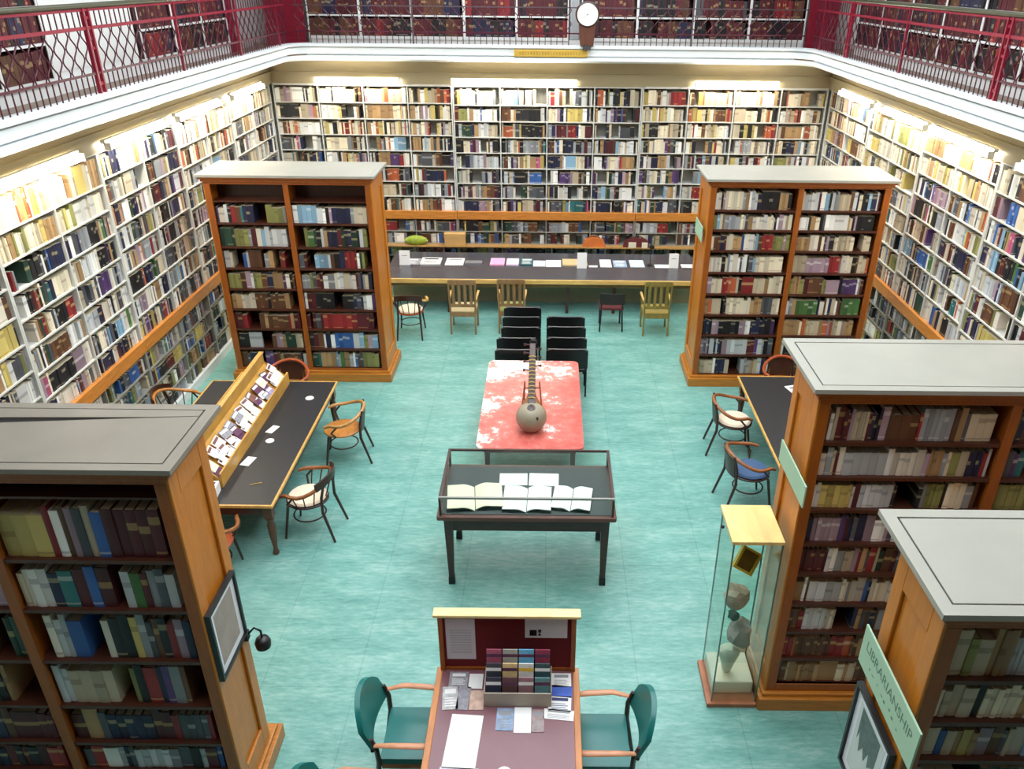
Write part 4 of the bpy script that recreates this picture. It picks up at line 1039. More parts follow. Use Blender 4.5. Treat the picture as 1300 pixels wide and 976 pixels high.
# ================================================================= CHAIRS (front faces local +y)
def put(root, x, y, rz, label=None, group=None):
    if root.name.startswith('bentwood'): root.scale = (1.17, 1.17, 1.03)
    root.location = (x, y, 0); root.rotation_euler.z = rz
    if label: root['label'] = label
    if group: root['group'] = group
    return root
def green_armchair(label):
    t = thing('green_armchair', label, 'chair', group='green upholstered armchairs round the desk')
    def se(u, v):
        x = (u - 0.5) * 0.52; y = -0.22 + v * 0.48
        return (x, y, 0.47 + 0.018 * math.sin(PI * u) * math.sin(PI * v))
    MB().grid(se, 10, 10, th=lambda u, v: (0, 0, -0.07)).build('seat', M_GREENV, t, smooth=True, fix=True)
    def bk(u, v):
        s = 2 * u - 1
        zt = 0.97 - 0.17 * s * s * abs(s) ** 0.5; zb = 0.58 + 0.03 * s * s
        x = s * 0.285
        return (x, -0.235 - 0.065 * (1 - s * s) - 0.08 * v, zb + v * (zt - zb))
    MB().grid(bk, 14, 10, th=lambda u, v: (0, -0.045, 0.0)).build('backrest', M_GREENV, t, smooth=True, fix=True)
    MB().tube([((2 * k / 12 - 1) * 0.287, -0.262 - 0.065 * (1 - (2 * k / 12 - 1) ** 2), 0.57 + 0.03 * (2 * k / 12 - 1) ** 2) for k in range(13)], 0.018, 8).build('back_rail', W_DARK, t, smooth=True)
    for sg in (-1, 1):
        MB().tube([(sg * 0.285, -0.245, 0.66), (sg * 0.305, -0.10, 0.685), (sg * 0.30, 0.10, 0.675), (sg * 0.29, 0.24, 0.665), (sg * 0.285, 0.28, 0.65)], [0.020, 0.027, 0.030, 0.028, 0.02], 10, flat=0.55).build('arm', wood('pink_arm_wood', (206, 142, 104), grain=(6, 2, 6)), t, smooth=True)
        MB().tube([(sg * 0.27, 0.25, 0.0), (sg * 0.275, 0.24, 0.4), (sg * 0.287, 0.25, 0.655)], [0.017, 0.023, 0.02], 8).build('leg', W_DARK, t, smooth=True)
        MB().tube([(sg * 0.26, -0.30, 0.0), (sg * 0.262, -0.23, 0.42), (sg * 0.272, -0.235, 0.60), (sg * 0.275, -0.27, 0.72)], [0.017, 0.023, 0.022, 0.015], 8).build('leg', W_DARK, t, smooth=True)
        MB().box(min(sg * 0.245, sg * 0.265), max(sg * 0.245, sg * 0.265), -0.21, 0.24, 0.36, 0.405).build('seat_rail', W_RAIL, t)
    MB().box(-0.245, 0.245, -0.225, -0.2, 0.36, 0.405).build('seat_rail', W_RAIL, t)
    MB().box(-0.245, 0.245, 0.22, 0.245, 0.36, 0.405).build('seat_rail', W_RAIL, t)
    return t
ga = put(green_armchair('green vinyl armchair with pale arms pulled up to the left side of the desk'), -1.12, 4.63, -PI / 2)
dup(ga, (0.49, 4.58, 0), PI / 2, 'green vinyl armchair with pale arms pulled up to the right side of the desk')
dup(ga, (-1.45, 3.80, 0), -PI / 2, 'green vinyl armchair mostly cut off by the bottom edge, left of the desk')

def bentwood(label, seat_m, rail_m=None, cushion=None, spindles=False):
    t = thing('bentwood_armchair', label, 'chair', group='bentwood armchairs at the tables')
    rail_m = rail_m or W_RAIL
    # seat
    sp = [(0.004, 0.435), (0.19, 0.435), (0.215, 0.445), (0.215, 0.462), (0.195, 0.472), (0.12, 0.462), (0.004, 0.458)]
    MB().lathe(sp, (0, 0, 0), 22, sy=1.02).build('seat', seat_m, t, smooth=True)
    if cushion:
        MB().lathe([(0.004, 0.462), (0.185, 0.464), (0.205, 0.485), (0.185, 0.508), (0.004, 0.516)], (0, 0, 0), 20).build('cushion', cushion, t, smooth=True)
    pts = []
    for k in range(17):
        a = R(-28) - R(124) * k / 16   # sweep round the back
        a = R(28 - 236 * k / 16)
        x, y = 0.285 * math.cos(a), 0.27 * math.sin(a)
        if y > 0: x *= 1.0
        back = max(0, -math.sin(a))
        pts.append((x, y - 0.01, 0.665 + 0.125 * back ** 1.5))
    pts = [(pts[0][0] - 0.01, pts[0][1] + 0.06, 0.64)] + pts + [(pts[-1][0] + 0.01, pts[-1][1] + 0.06, 0.64)]
    MB().tube(pts, [0.016] + [0.021] * (len(pts) - 2) + [0.016], 8, flat=1.1).build('arm_rail', rail_m, t, smooth=True)
    for sg in (-1, 1):
        MB().tube([(sg * 0.20, -0.32, 0.0), (sg * 0.175, -0.22, 0.40), (sg * 0.17, -0.225, 0.60), (sg * 0.15, -0.262, 0.79)], [0.013, 0.017, 0.016, 0.014], 8).build('leg', W_BENT, t, smooth=True)
        MB().tube([(sg * 0.20, 0.21, 0.0), (sg * 0.165, 0.15, 0.44)], [0.012, 0.017], 8).build('leg', W_BENT, t, smooth=True)
        MB().tube([(sg * 0.195, 0.06, 0.45), (sg * 0.27, 0.10, 0.56), (sg * 0.285, 0.02, 0.665)], 0.012, 8).build('arm_support', W_BENT, t, smooth=True)
    MB().tube([(0.165 * math.cos(2 * PI * k / 20), 0.165 * math.sin(2 * PI * k / 20), 0.235) for k in range(20)], 0.009, 6, closed=True).build('ring_stretcher', W_BENT, t, smooth=True)
    if spindles:
        for k in range(9):
            a = R(10 - 200 * k / 8)
            back = max(0, -math.sin(a))
            MB().tube([(0.195 * math.cos(a), 0.19 * math.sin(a), 0.455), (0.285 * math.cos(a), 0.27 * math.sin(a) - 0.01, 0.665 + 0.125 * back ** 1.5)], 0.007, 6).build('spindle', W_BENT, t)
        def sl_(u, v):
            a = R(-40 - 100 * u); back = max(0, -math.sin(a))
            return (0.292 * math.cos(a), 0.28 * math.sin(a) - 0.01, 0.655 + 0.12 * back ** 1.5 + v * 0.10)
        MB().grid(sl_, 10, 2, th=lambda u, v: (0, -0.02, 0)).build('back_slat', W_BENT, t, smooth=True, fix=True)
    else:
        def sl_(u, v):
            s = 2 * u - 1
            return (s * 0.145, -0.222 - 0.03 * (1 - s * s) - 0.03 * v, 0.475 + v * (0.27))
        MB().grid(sl_, 8, 4, th=lambda u, v: (0, -0.010, 0)).build('back_panel', W_BENT, t, smooth=True, fix=True)
    return t
CUSH_W = mat('cream_cushion', (232, 214, 190), .8, var=.08)
CUSH_B = mat('blue_cushion', (62, 90, 128), .8, var=.15)
put(bentwood('bentwood armchair with a round tan seat at the aisle side of the left table', W_SEAT, wood('pale_tan_rail', (190, 138, 78), grain=(6, 6, 6))), -2.88, 9.66, PI / 2 + 0.15)
put(bentwood('spindle backed armchair with a cream cushion at the near corner of the left table', W_BENT, None, CUSH_W, True), -2.92, 8.0, PI / 2 - 0.1)
put(bentwood('reddish armchair tucked under the near end of the left table', mat('reddish_seat', (168, 78, 40), .4), W_RAIL), -3.78, 7.12, 0.15)
put(bentwood('armchair with an orange rail at the far end of the left reading table', W_SEAT, mat('orange_rail', (172, 78, 38), .4)), -4.0, 10.84, PI)
put(bentwood('dark armchair with a pale rail on the wall side of the left table', W_BENT, W_SEAT, None, True), -5.27, 10.0, -PI / 2)
put(bentwood('bentwood armchair with a white cushion at the right reading table, farther of two', W_BENT, None, CUSH_W), 2.70, 9.98, -PI / 2 - 0.1)
put(bentwood('dark bentwood armchair with a blue cushion behind the glass display case', W_BENT, None, CUSH_B), 2.64, 8.68, -PI / 2 + 0.15)
put(bentwood('armchair with an orange rail at the far end of the right reading table', W_SEAT, mat('orange_rail', (172, 78, 38), .4)), 3.72, 11.15, PI)
put(bentwood('bent armchair with a white seat pad, leftmost of the chairs at the long counter', mat('reddish_seat', (168, 78, 40), .4), W_LIGHT, CUSH_W, True), -2.62, 14.08, 0.05)

def slat_chair(label, m, seat_m):
    t = thing('slat_back_armchair', label, 'chair', group='high-backed armchairs at the long counter')
    for sg in (-1, 1):
        MB().tube([(sg * 0.235, -0.24, 0), (sg * 0.235, -0.22, 0.45), (sg * 0.25, -0.27, 1.10)], 0.02, 6).build('leg', m, t)
        MB().tube([(sg * 0.24, 0.22, 0), (sg * 0.24, 0.22, 0.68)], 0.02, 6).build('leg', m, t)
        MB().tube([(sg * 0.245, -0.235, 0.70), (sg * 0.26, 0.0, 0.715), (sg * 0.26, 0.27, 0.70)], [0.018, 0.022, 0.024], 8, flat=0.7).build('arm', wood('pale_arm', (214, 174, 104), grain=(6, 2, 6)), t, smooth=True)
        MB().box(min(sg * 0.225, sg * 0.25), max(sg * 0.225, sg * 0.25), -0.2, 0.2, 0.38, 0.435).build('seat_rail', m, t)
    MB().box(-0.25, 0.25, -0.29, -0.255, 1.02, 1.12).build('top_rail', m, t, bevel=0.008)
    MB().box(-0.22, 0.22, -0.25, -0.225, 0.56, 0.62).build('lower_rail', m, t)
    for k in range(4):
        x = -0.165 + 0.11 * k
        MB().hexa([(x - 0.028, -0.245, 0.62), (x + 0.028, -0.245, 0.62), (x + 0.028, -0.232, 0.62), (x - 0.028, -0.232, 0.62), (x - 0.028, -0.280, 1.02), (x + 0.028, -0.280, 1.02), (x + 0.028, -0.267, 1.02), (x - 0.028, -0.267, 1.02)]).build('slat', m, t)
    MB().box(-0.245, 0.245, -0.225, 0.255, 0.44, 0.475).build('seat', seat_m, t, bevel=0.012)
    MB().box(-0.225, 0.225, 0.205, 0.23, 0.36, 0.44).build('seat_rail', m, t)
    MB().box(-0.225, 0.225, -0.235, -0.21, 0.36, 0.44).build('seat_rail', m, t)
    return t
W_PALEBR = wood('pale_brown_chair', (150, 116, 76), grain=(8, 8, 2))
W_OLCH = wood('olive_chair', (140, 122, 58), grain=(8, 8, 2))
SEATP = mat('pale_seat', (200, 182, 140), .6, var=.1)
put(slat_chair('slat-backed armchair with a pale seat, second from the left at the long counter', W_PALEBR, SEATP), -1.62, 14.28, 0)
put(slat_chair('slat-backed armchair behind the left row of black chairs at the long counter', W_PALEBR, mat('green_seat', (142, 150, 84), .6, var=.2)), -0.70, 14.34, 0)
put(slat_chair('olive brown high-backed armchair at the right of the long counter', W_OLCH, mat('olive_seat', (156, 138, 70), .6, var=.1)), 2.06, 14.28, 0)
put(slat_chair('olive brown armchair half hidden by the far right bookcase at the counter', W_OLCH, SEATP), 3.05, 14.35, -0.1)
# low dark chair
t = thing('dark_side_chair', 'low dark chair with a maroon seat tucked under the middle of the counter', 'chair', (1.22, 14.46, 0))
for sg in (-1, 1):
    MB().tube([(sg * 0.22, -0.23, 0), (sg * 0.2, -0.2, 0.45), (sg * 0.21, -0.24, 0.80)], 0.018, 6).build('leg', M_BLACKP, t)
    MB().tube([(sg * 0.2, 0.2, 0), (sg * 0.2, 0.2, 0.44)], 0.018, 6).build('leg', M_BLACKP, t)
MB().box(-0.23, 0.23, -0.22, 0.23, 0.44, 0.49).build('seat', mat('maroon_seat', (96, 34, 38), .7), t, bevel=0.015)
MB().grid(lambda u, v: ((2 * u - 1) * 0.24, -0.255 - 0.04 * (1 - (2 * u - 1) ** 2), 0.58 + 0.22 * v), 8, 3, th=lambda u, v: (0, 0.02, 0)).build('backrest', mat('carved_dark', (40, 36, 34), .5, var=.6, scale=16), t, smooth=True, fix=True)

# stacking chairs in two rows
def stack_chair(label):
    t = thing('black_stacking_chair', label, 'chair', group='black vinyl chairs in two rows behind the red table')
    def bk(u, v):
        s = 2 * u - 1
        k = 1 - 0.10 * max(0, abs(s) - 0.7) / 0.3 * (1 if v > 0.5 else 0)
        return (s * 0.305, -0.175 - 0.02 * (1 - s * s) - 0.05 * v, 0.50 + v * 0.37 * k)
    MB().grid(bk, 12, 6, th=lambda u, v: (0, 0.035, 0)).build('backrest', M_BLACKV, t, smooth=True, fix=True)
    MB().tube([((2 * k / 10 - 1) * 0.28, -0.222 - 0.02 * (1 - (2 * k / 10 - 1) ** 2), 0.872) for k in range(11)], 0.007, 6).build('back_edge_line', mat('grey_edge_line', (120, 116, 120), .4), t)  # thin grey line along the top edge of the backrest
    MB().box(-0.27, 0.27, -0.15, 0.19, 0.42, 0.475).build('seat', M_BLACKV, t, bevel=0.02)
    for sg in (-1, 1):
        MB().tube([(sg * 0.285, -0.20, 0.0), (sg * 0.285, -0.155, 0.44), (sg * 0.285, -0.185, 0.62)], 0.013, 8).build('leg', M_BLACKM, t)
        MB().tube([(sg * 0.285, 0.19, 0.0), (sg * 0.285, 0.17, 0.44)], 0.013, 8).build('leg', M_BLACKM, t)
        MB().tube([(sg * 0.285, -0.16, 0.43), (sg * 0.285, 0.18, 0.43)], 0.012, 8).build('side_rail', M_BLACKM, t)
    return t
sc = stack_chair('x'); sc.scale.x = 1.1
PL = ['front', 'second', 'third', 'fourth', 'fifth']
first = True
for cx, ys, nm in ((-0.48, (11.72, 12.17, 12.62, 13.07, 13.52), 'left'), (0.29, (11.75, 12.2, 12.65, 13.1), 'right')):
    for k, yy in enumerate(ys):
        lb = 'black vinyl chair, %s from the red table in the %s row of black chairs' % (('nearest' if k == 0 else ORD[k]), nm)
        xx = cx + (-0.03 if (nm == 'left' and k < 2) else 0.02)
        if first: put(sc, xx, yy, 0, lb); first = False
        else: dup(sc, (xx, yy, 0), 0, lb)

# ================================================================= BACK WALL LEDGE AND ODDMENTS
struct('trim_3', MB().box(-5.8, 5.8, 17.35, YB, 0.675, 0.70), wood('ledge_edge', (176, 134, 78)))
ZL = 0.701
lump('potted_plant', 'low domed yellow green plant on the ledge at the left end of the counter', 'plant', -3.0, 17.46, ZL, [(0.12, 0), (0.2, 0.02), (0.27, 0.08), (0.24, 0.14), (0.15, 0.19), (0.03, 0.21)], mat('plant_green', (150, 168, 56), .7, var=.6, scale=22), 1.0, 0.32)
o = MB().box(-0.23, 0.23, -0.08, 0.08, 0, 0.26).box(-0.24, 0.24, -0.085, 0.085, 0.18, 0.27).build('carton', mat('tan_carton', (206, 164, 104), .7, var=.1), loc=(-2.12, 17.47, ZL), bevel=0.004); tag(o, 'tan cardboard carton on the ledge behind the left of the counter', 'box')
def bag(name, label, x, m, m2, w_):
    t = thing(name, label, 'bag', (x, 17.475, ZL))
    MB().grid(lambda u, v: ((2 * u - 1) * w_ * (1 - 0.2 * v), -0.08 + 0.03 * v, 0.20 * v * (1 - 0.25 * (2 * u - 1) ** 2)), 10, 5, th=lambda u, v: (0, 0.15 - 0.06 * v, 0)).build('body', m, t, smooth=True, fix=True)
    MB().tube([(w_ * 0.5 * math.cos(a), 0.0, 0.17 + 0.07 * math.sin(a)) for a in [PI * k / 10 for k in range(11)]], 0.012, 6).build('handle', m2, t, smooth=True)
bag('bag', 'orange brown bag on the ledge behind the middle right of the counter', 1.02, mat('orange_bag', (196, 104, 40), .6, var=.3, scale=8), W_RAIL, 0.26)
bag('bag', 'maroon bag on the ledge behind the black counter lamp', 1.98, mat('maroon_bag', (92, 26, 30), .6, var=.3, scale=8), W_DARK, 0.30)
for lb, x, w_ in (('left of two small cream boxes in front of the maroon bag', 1.88, 0.17), ('right of two small cream boxes in front of the maroon bag', 2.16, 0.13)):
    o = MB().box(-w_ / 2, w_ / 2, -0.015, 0.015, 0, 0.12).build('small_box', M_CREAMP, loc=(x, 17.372, ZL), bevel=0.003); tag(o, lb, 'box')
# gold lettered board and the clock on the gallery front
t = thing('gold_board', 'long gilt board fixed to the white gallery front below the clock', 'sign', (0.0, 16.9, 4.785))
MB().box(-0.72, 0.72, -0.02, 0.05, -0.065, 0.065).build('panel', M_GOLD, t, bevel=0.006)
mr = MB(); rs = random.Random(2)
for i in range(22): mr.box(-0.62 + i * 0.056, -0.62 + i * 0.056 + rs.uniform(.012, .034), -0.0215, -0.02, -0.025, 0.028)
mr.build('worn_relief', mat('gold_dark', (176, 138, 58), .4, metal=.3), t)
t = thing('gallery_clock', 'round white faced clock in a dark wood case on the gallery front', 'clock', (0.70, 16.85, 4.935))
MB().hexa([(-0.13, -0.02, 0.0), (0.13, -0.02, 0.0), (0.13, 0.08, 0.0), (-0.13, 0.08, 0.0), (-0.17, -0.02, 0.42), (0.17, -0.02, 0.42), (0.17, 0.08, 0.42), (-0.17, 0.08, 0.42)]).build('case', wood('clock_wood', (92, 52, 38)), t, bevel=0.008)
Mc = Matrix.Translation((0, 0.0, 0.555)) @ Matrix.Rotation(R(90), 4, 'X')
MB().lathe([(0.215, -0.06), (0.235, -0.02), (0.23, 0.03), (0.205, 0.045), (0.20, 0.03)], (0, 0, 0), 32).xf(Mc).build('bezel', W_DARK, t, smooth=True)
fc = MB().lathe([(0.002, 0.032), (0.2, 0.032), (0.2, 0.030)][::-1], (0, 0, 0), 32).xf(Mc).build('face', mat('clock_face', (246, 246, 242), .4, var=.01), t)
tk = MB()
for k in range(12):
    a = 2 * PI * k / 12
    tk.tube([(0.165 * math.cos(a), 0.165 * math.sin(a), 0.034), (0.185 * math.cos(a), 0.185 * math.sin(a), 0.034)], 0.003, 4)
tk.xf(Mc).build('hour_marks', M_PRINT, t)
MB().tube([(0, 0, 0.037), (0.02, 0.10, 0.037)], 0.004, 4).xf(Mc).build('hand', M_PRINT, t)
MB().tube([(0, 0, 0.040), (-0.12, -0.06, 0.040)], 0.003, 4).xf(Mc).build('hand', M_PRINT, t)
MB().lathe([(0.012, 0.03), (0.012, 0.044), (0.004, 0.046)], (0, 0, 0), 10).xf(Mc).build('hub', M_BLACKP, t)
MB().box(-0.08, 0.08, -0.045, 0.0, -0.08, 0.0).build('corbel', M_METAL, t)

# ================================================================= UPPER GALLERY
def gallery_case(loc, rz, W, label, unit, bays, pal='vol', end=True):
    t = thing('gallery_bookcase', label, 'bookcase', loc, rz, 'bookcases of bound volumes on the gallery')
    H, D = 2.6, 0.36
    MB().box(0, W, 0.0, D, 0, 0.14).box(0, W, -0.02, D, 0.14, 0.20).build('plinth', M_WHITE, t)
    MB().box(0, W, D - 0.02, D, 0.20, H).build('back_panel', W_IN, t)
    zs = [0.20, 0.60, 1.0, 1.42, 1.84, 2.24, H]
    for z in zs[1:]:
        MB().box(0.0, W, 0.0, D - 0.02, z - 0.03, z).build('shelf', M_WHITE, t)
    for k in range(bays + 1):
        x = W * k / bays
        MB().box(max(0, x - 0.025), min(W, x + 0.025), -0.012, 0.0, 0.20, H).build('upright', M_WHITE, t)
        MB().box(max(0, x - 0.012), min(W, x + 0.012), 0.0, D - 0.02, 0.20, H).build('partition', W_DARK, t)
    M = Matrix.Rotation(rz, 3, 'Z'); A, Nn, O = M @ Vector((1, 0, 0)), M @ Vector((0, -1, 0)), Vector(loc)
    for r in range(3):
        for k in range(bays):
            fill(O, A, Nn, W * k / bays + 0.02, W * (k + 1) / bays - 0.02, loc[2] + zs[r], 0.36, pal, unit, k, 20 + r, wmin=0.045, wmax=0.08, hr=(0.86, 0.97), gap=0.01, face=0, series=0.8)
    return t
gallery_case((-6.04, 6.2, GF), PI / 2, 4.1, 'gallery bookcase of dark bound volumes at the top left corner of the view', 'near left gallery', 4)
gallery_case((-6.04, 12.72, GF), PI / 2, 3.5, 'gallery bookcase of dark red volumes past the white panel on the left gallery', 'far left gallery', 3)
gallery_case((-5.0, 17.92, GF), 0, 5.36, 'gallery bookcase of maroon volumes along the back gallery, left of the clock', 'left back gallery', 5)
gallery_case((0.62, 17.92, GF), 0, 4.6, 'gallery bookcase of maroon volumes along the back gallery, right of the clock', 'right back gallery', 4)
gallery_case((6.04, 17.2, GF), -PI / 2, 11.2, 'long gallery bookcase of dark red volumes along the right gallery', 'right gallery', 9)
def gal_panel(name, label, cat, loc, rz, W, H, m, extra=None):
    t = thing(name, label, cat, loc, rz)
    MB().box(0, W, 0, 0.06, 0, H).build('panel', m, t)
    if extra: MB().box(0.08, W - 0.08, -0.012, 0, 0.25, H - 0.1).build('raised_field', m, t)
    MB().box(0, W, -0.03, 0.0, 0, 0.16).build('plinth', m, t)
    return t
gal_panel('white_panel', 'white painted panel between two bookcases on the left gallery', 'panel', (-6.10, 10.34, GF), PI / 2, 2.34, 2.6, M_WHITE, True)
gal_panel('grey_panel', 'pale grey panel in the back left corner of the gallery', 'panel', (-6.14, 16.75, GF), PI / 2, 0.95, 2.4, mat('gallery_grey', (170, 166, 166), .6), True)
MRED2 = mat('gallery_red_wood', (134, 18, 44), .4, var=.2)
for lb, x0, y0, rz, W in (('red end panel of the gallery shelving in the back left corner', -5.86, 17.86, 0, 0.8), ('red end panel of the gallery shelving in the back right corner', 5.26, 17.86, 0, 0.6), ('red end panel of the left gallery shelving next to the grey panel', -6.06, 16.3, PI / 2, 0.36)):
    gal_panel('red_panel', lb, 'panel', (x0, y0, GF), rz, W, 2.6, MRED2, True)
t = thing('pilaster', 'grey fluted pilaster beside the clock on the back gallery', 'pilaster', (0.48, 17.83, GF))
MB().box(-0.12, 0.12, 0, 0.09, 0, 0.16).build('base', M_WHITE, t)
m = MB().box(-0.09, 0.09, 0.02, 0.08, 0.16, 2.6)
for k in range(4): m.box(-0.085 + 0.047 * k, -0.055 + 0.047 * k, 0.0, 0.02, 0.18, 2.6)
m.build('shaft', mat('pilaster_grey', (176, 178, 180), .5), t)
# railing
M_BALU2 = mat('railing_grey', (84, 70, 76), .4, var=.1)
def railing(label, loc, rz, length, step, stds, red=True, thin=(), skip=None):
    """local x along the railing, z=0 on the kerb"""
    t = thing('gallery_railing', label, 'railing', loc, rz, 'red ironwork railings of the gallery')
    M_RED = MATS['railing_red'] if red else M_BALU2
    MB().box(0, length, -0.012, 0.012, 0.66, 0.695 if red else 0.68).build('mid_rail', M_RED, t)
    MB().tube([(0, 0, 0.90), (length, 0, 0.90)], 0.03, 10).build('handrail', M_OLIVER, t, smooth=True)
    MB().box(0, length, -0.01, 0.01, 0.845, 0.87).build('top_bar', M_RED, t)
    MB().box(0, length, -0.01, 0.01, 0.20, 0.225).build('lower_rail', M_BALU, t)
    protos = []
    n = int(length / step)
    for k in range(n):
        x = step * (k + 0.5)
        if skip and skip[0] < x < skip[1]: continue
        if any(abs(x - s_) < 0.09 for s_ in stds): continue
        v = k % 2
        if len(protos) <= v:
            sg = 1 if v else -1
            pts = [(0.044 * sg * math.sin(2 * PI * (z - 0.2) / 0.24) if 0.2 < z < 0.68 else 0.0, 0, z) for z in [0.0, 0.1, 0.2] + [0.2 + 0.03 * q for q in range(1, 16)] + [0.7, 0.85]]
            o = MB().tube(pts, 0.0085, 6).build('baluster', M_BALU, t, smooth=True); o.location.x = x; protos.append(o)
        else:
            c_ = protos[v].copy(); COL.objects.link(c_); c_.parent = t; c_.location.x = x
    for s_ in stds:
        for dx in (-0.055, 0.055):
            MB().cbox(s_ + dx, 0, 0.44, 0.03, 0.04, 0.88).build('post', M_RED, t)
        MB().cbox(s_, 0, 0.10, 0.08, 0.02, 0.035).build('cross_bar', M_RED, t)
        for zc_ in (0.47, 0.78): MB().cbox(s_, 0, zc_, 0.08, 0.02, 0.03).build('cross_bar', M_RED, t)
        MB().tube([(s_ + 0.032 * math.cos(a), 0, 0.62 + 0.07 * math.sin(a)) for a in [2 * PI * k / 14 for k in range(14)]], 0.007, 6, closed=True).build('scroll', M_RED, t, smooth=True)
    for s_ in thin:
        MB().cbox(s_, 0, 0.44, 0.03, 0.035, 0.88).build('post', M_RED, t)
    return t
railing('red ironwork railing with wavy balusters along the left gallery', (-5.13, 7.0, 4.93), PI / 2, 9.8, 0.115, [2.62], thin=(4.9, 7.2, 9.3))
railing('red ironwork railing with wavy balusters along the right gallery', (5.13, 16.95, 4.93), -PI / 2, 9.9, 0.115, [2.0, 7.2], thin=(0.5, 4.4))
railing('red ironwork railing with wavy balusters along the back gallery', (-5.0, 16.97, 4.93), 0, 10.0, 0.115, [], red=False, thin=(2.3, 7.75), skip=(5.45, 5.95))
# ================================================================= BUILD THE BOOKS
bpy.context.view_layer.update()
dg = bpy.context.evaluated_depsgraph_get()
camv = Vector((0, 0, CH))
def spine_pt(b, u, v):
    return b['O'] + b['A'] * (b['x'] + b['w'] * u + b['lean'] * b['h'] * v) + Vector((0, 0, b['z'] - b['O'].z + b['h'] * v)) - b['N'] * b['inset']
def score(b):
    P = [spine_pt(b, u, v) for u, v in ((0, 0), (1, 0), (1, 1), (0, 1))]
    if any(p.y < 1.5 for p in P): return 0
    Q = [proj(p) for p in P]
    A_ = 0.5 * abs(sum(Q[i][0] * Q[(i + 1) % 4][1] - Q[(i + 1) % 4][0] * Q[i][1] for i in range(4)))
    cx, cy = sum(q[0] for q in Q) / 4, sum(q[1] for q in Q) / 4
    if not (4 < cx < 1296 and 4 < cy < 968): return 0
    return A_
cand = sorted(((score(b), i) for i, b in enumerate(BOOKS)), reverse=True)
picked = set()
for s_, i in cand:
    if len(picked) >= 300 or s_ <= 0: break
    b = BOOKS[i]
    vis = 0
    for u, v in ((0.5, 0.2), (0.5, 0.5), (0.5, 0.85)):
        p = spine_pt(b, u, v) + b['N'] * 0.01
        d = p - camv
        hit = scn.ray_cast(dg, camv, d.normalized(), distance=d.length - 0.01)
        k_ = 0
        o_, dd = camv, d
        while hit[0] and k_ < 6 and hit[4] and hit[4].data.materials and hit[4].data.materials[0] is M_GLASS:
            o_ = hit[1] + dd.normalized() * 0.002; dd = p - o_; k_ += 1
            hit = scn.ray_cast(dg, o_, dd.normalized(), distance=max(0.001, dd.length - 0.01))
        vis += 0 if hit[0] else 1
    if vis >= 2: picked.add(i)
def nth(k):
    o = k + 1
    if 10 < o % 100 < 14: sfx = 'th'
    else: sfx = {1: 'st', 2: 'nd', 3: 'rd'}.get(o % 10, 'th')
    return ORD[k] if k < 12 else '%d%s' % (o, sfx)
def bwords(b):
    if b['row'] >= 20: row = 'gallery shelf %s' % ORD[b['row'] - 20]
    else: row = '%s shelf' % nth(b['row'])
    if 'back wall' in b['unit'] or 'gallery' in b['unit']:
        return row, ORD[b['bay']] + ' bay', b['unit']
    return row, ['left', 'right'][b['bay']] + ' bay', b['unit']
size = {}
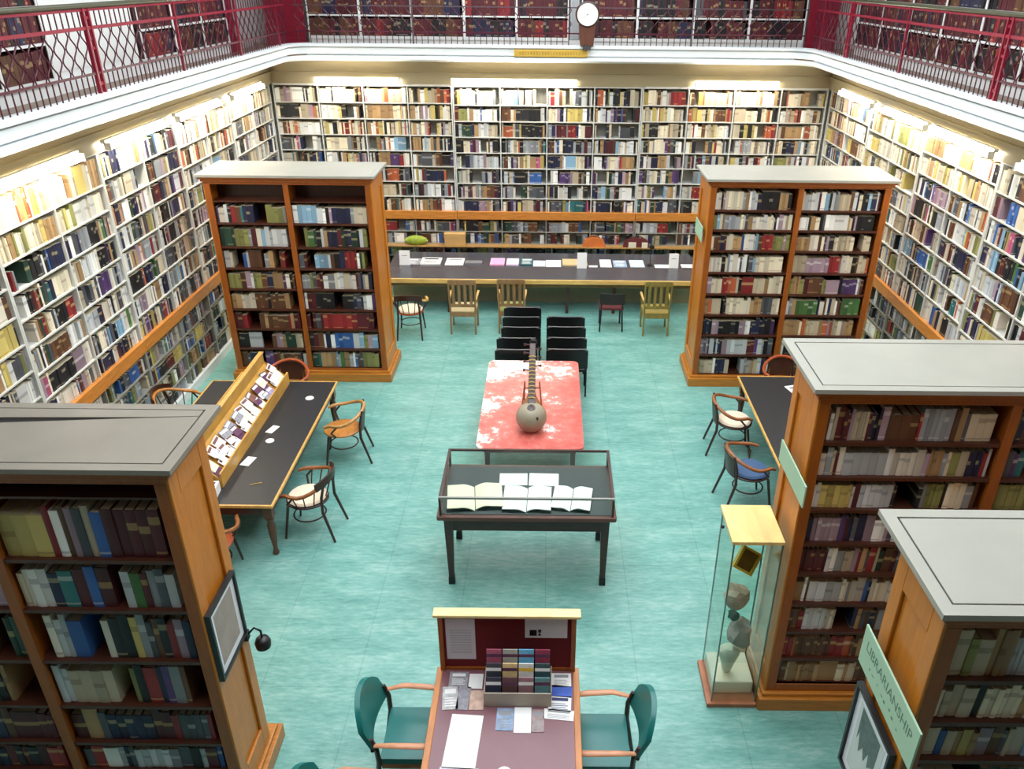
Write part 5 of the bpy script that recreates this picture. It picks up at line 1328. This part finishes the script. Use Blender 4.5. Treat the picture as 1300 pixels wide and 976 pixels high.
for i in picked:
    b = BOOKS[i]
    row, bay, unit = bwords(b)
    nm = BNAME[b['c']]
    if b['unit'] == 'near left bookcase' and b['bay'] == 0:
        od = '%s from right' % nth(b['n'] - 1 - b['k'])
    else:
        od = '%s from left' % nth(b['k'])
    lb = '%s book, %s, %s, %s, %s' % (nm, od, row, bay, unit)
    w_, h_, d_ = b['w'], b['h'], b['d']
    ang = math.atan2(b['A'].y, b['A'].x)
    base = b['O'] + b['A'] * (b['x'] + w_ / 2); base = Vector((base.x, base.y, b['z'])) - b['N'] * b['inset']
    L_ = b['lean']
    def sh(p): return (p[0] + L_ * p[2], p[1], p[2])
    m = MB()
    ct = min(0.004, w_ * 0.16)
    # spine rounded in plan, then the two boards
    nS = 4
    xs = [-w_ / 2 + w_ * k / nS for k in range(nS + 1)]
    ys = [0.004 * (1 - (1 - (2 * k / nS - 1) ** 2)) for k in range(nS + 1)]
    for k in range(nS):
        m.hexa([sh(p) for p in [(xs[k], ys[k], 0), (xs[k + 1], ys[k + 1], 0), (xs[k + 1], 0.008, 0), (xs[k], 0.008, 0), (xs[k], ys[k], h_), (xs[k + 1], ys[k + 1], h_), (xs[k + 1], 0.008, h_), (xs[k], 0.008, h_)]], 0, uv=b['r'])
    for xa, xb in ((-w_ / 2, -w_ / 2 + ct), (w_ / 2 - ct, w_ / 2)):
        m.hexa([sh(p) for p in [(xa, 0.008, 0), (xb, 0.008, 0), (xb, d_, 0), (xa, d_, 0), (xa, 0.008, h_), (xb, 0.008, h_), (xb, d_, h_), (xa, d_, h_)]], 0, uv=0.05)
    o = m.build('book', BMAT[b['c']], loc=tuple(base), rotz=ang)
    tag(o, lb, 'book', 'books on the %s' % ('shelves of the ' + b['unit'] if 'wall' not in b['unit'] else b['unit']))
    m = MB(); xa, xb = -w_ / 2 + ct, w_ / 2 - ct
    m.hexa([sh(p) for p in [(xa, 0.008, 0.003), (xb, 0.008, 0.003), (xb, d_ - 0.004, 0.003), (xa, d_ - 0.004, 0.003), (xa, 0.008, h_ - 0.005), (xb, 0.008, h_ - 0.005), (xb, d_ - 0.004, h_ - 0.005), (xa, d_ - 0.004, h_ - 0.005)]])
    m.build('page_block', M_PAGES, o)
# every other book: one object
m = MB()
NB = len(BMAT)
for i, b in enumerate(BOOKS):
    if i in picked: continue
    A_, N_ = b['A'], b['N']
    def P(u, dd, v):
        q = b['O'] + A_ * (b['x'] + b['w'] * u + b['lean'] * b['h'] * v) - N_ * (b['inset'] + dd)
        return (q.x, q.y, b['z'] + b['h'] * v)
    c_ = b['c']
    m.hexa([P(0, 0, 0), P(1, 0, 0), P(1, b['d'], 0), P(0, b['d'], 0), P(0, 0, 1), P(1, 0, 1), P(1, b['d'], 1), P(0, b['d'], 1)], ms=[c_, NB, c_, c_, NB, c_], uv=b['r'])
o = m.build('shelved_books', BMAT + [M_PAGES])
tag(o, 'all the remaining books packed along the wall, gallery and bookcase shelves', 'books', None, 'stuff')
print('BOOKS', len(BOOKS), 'individual', len(picked))
from collections import Counter
print(Counter(BOOKS[i]['unit'] for i in picked))
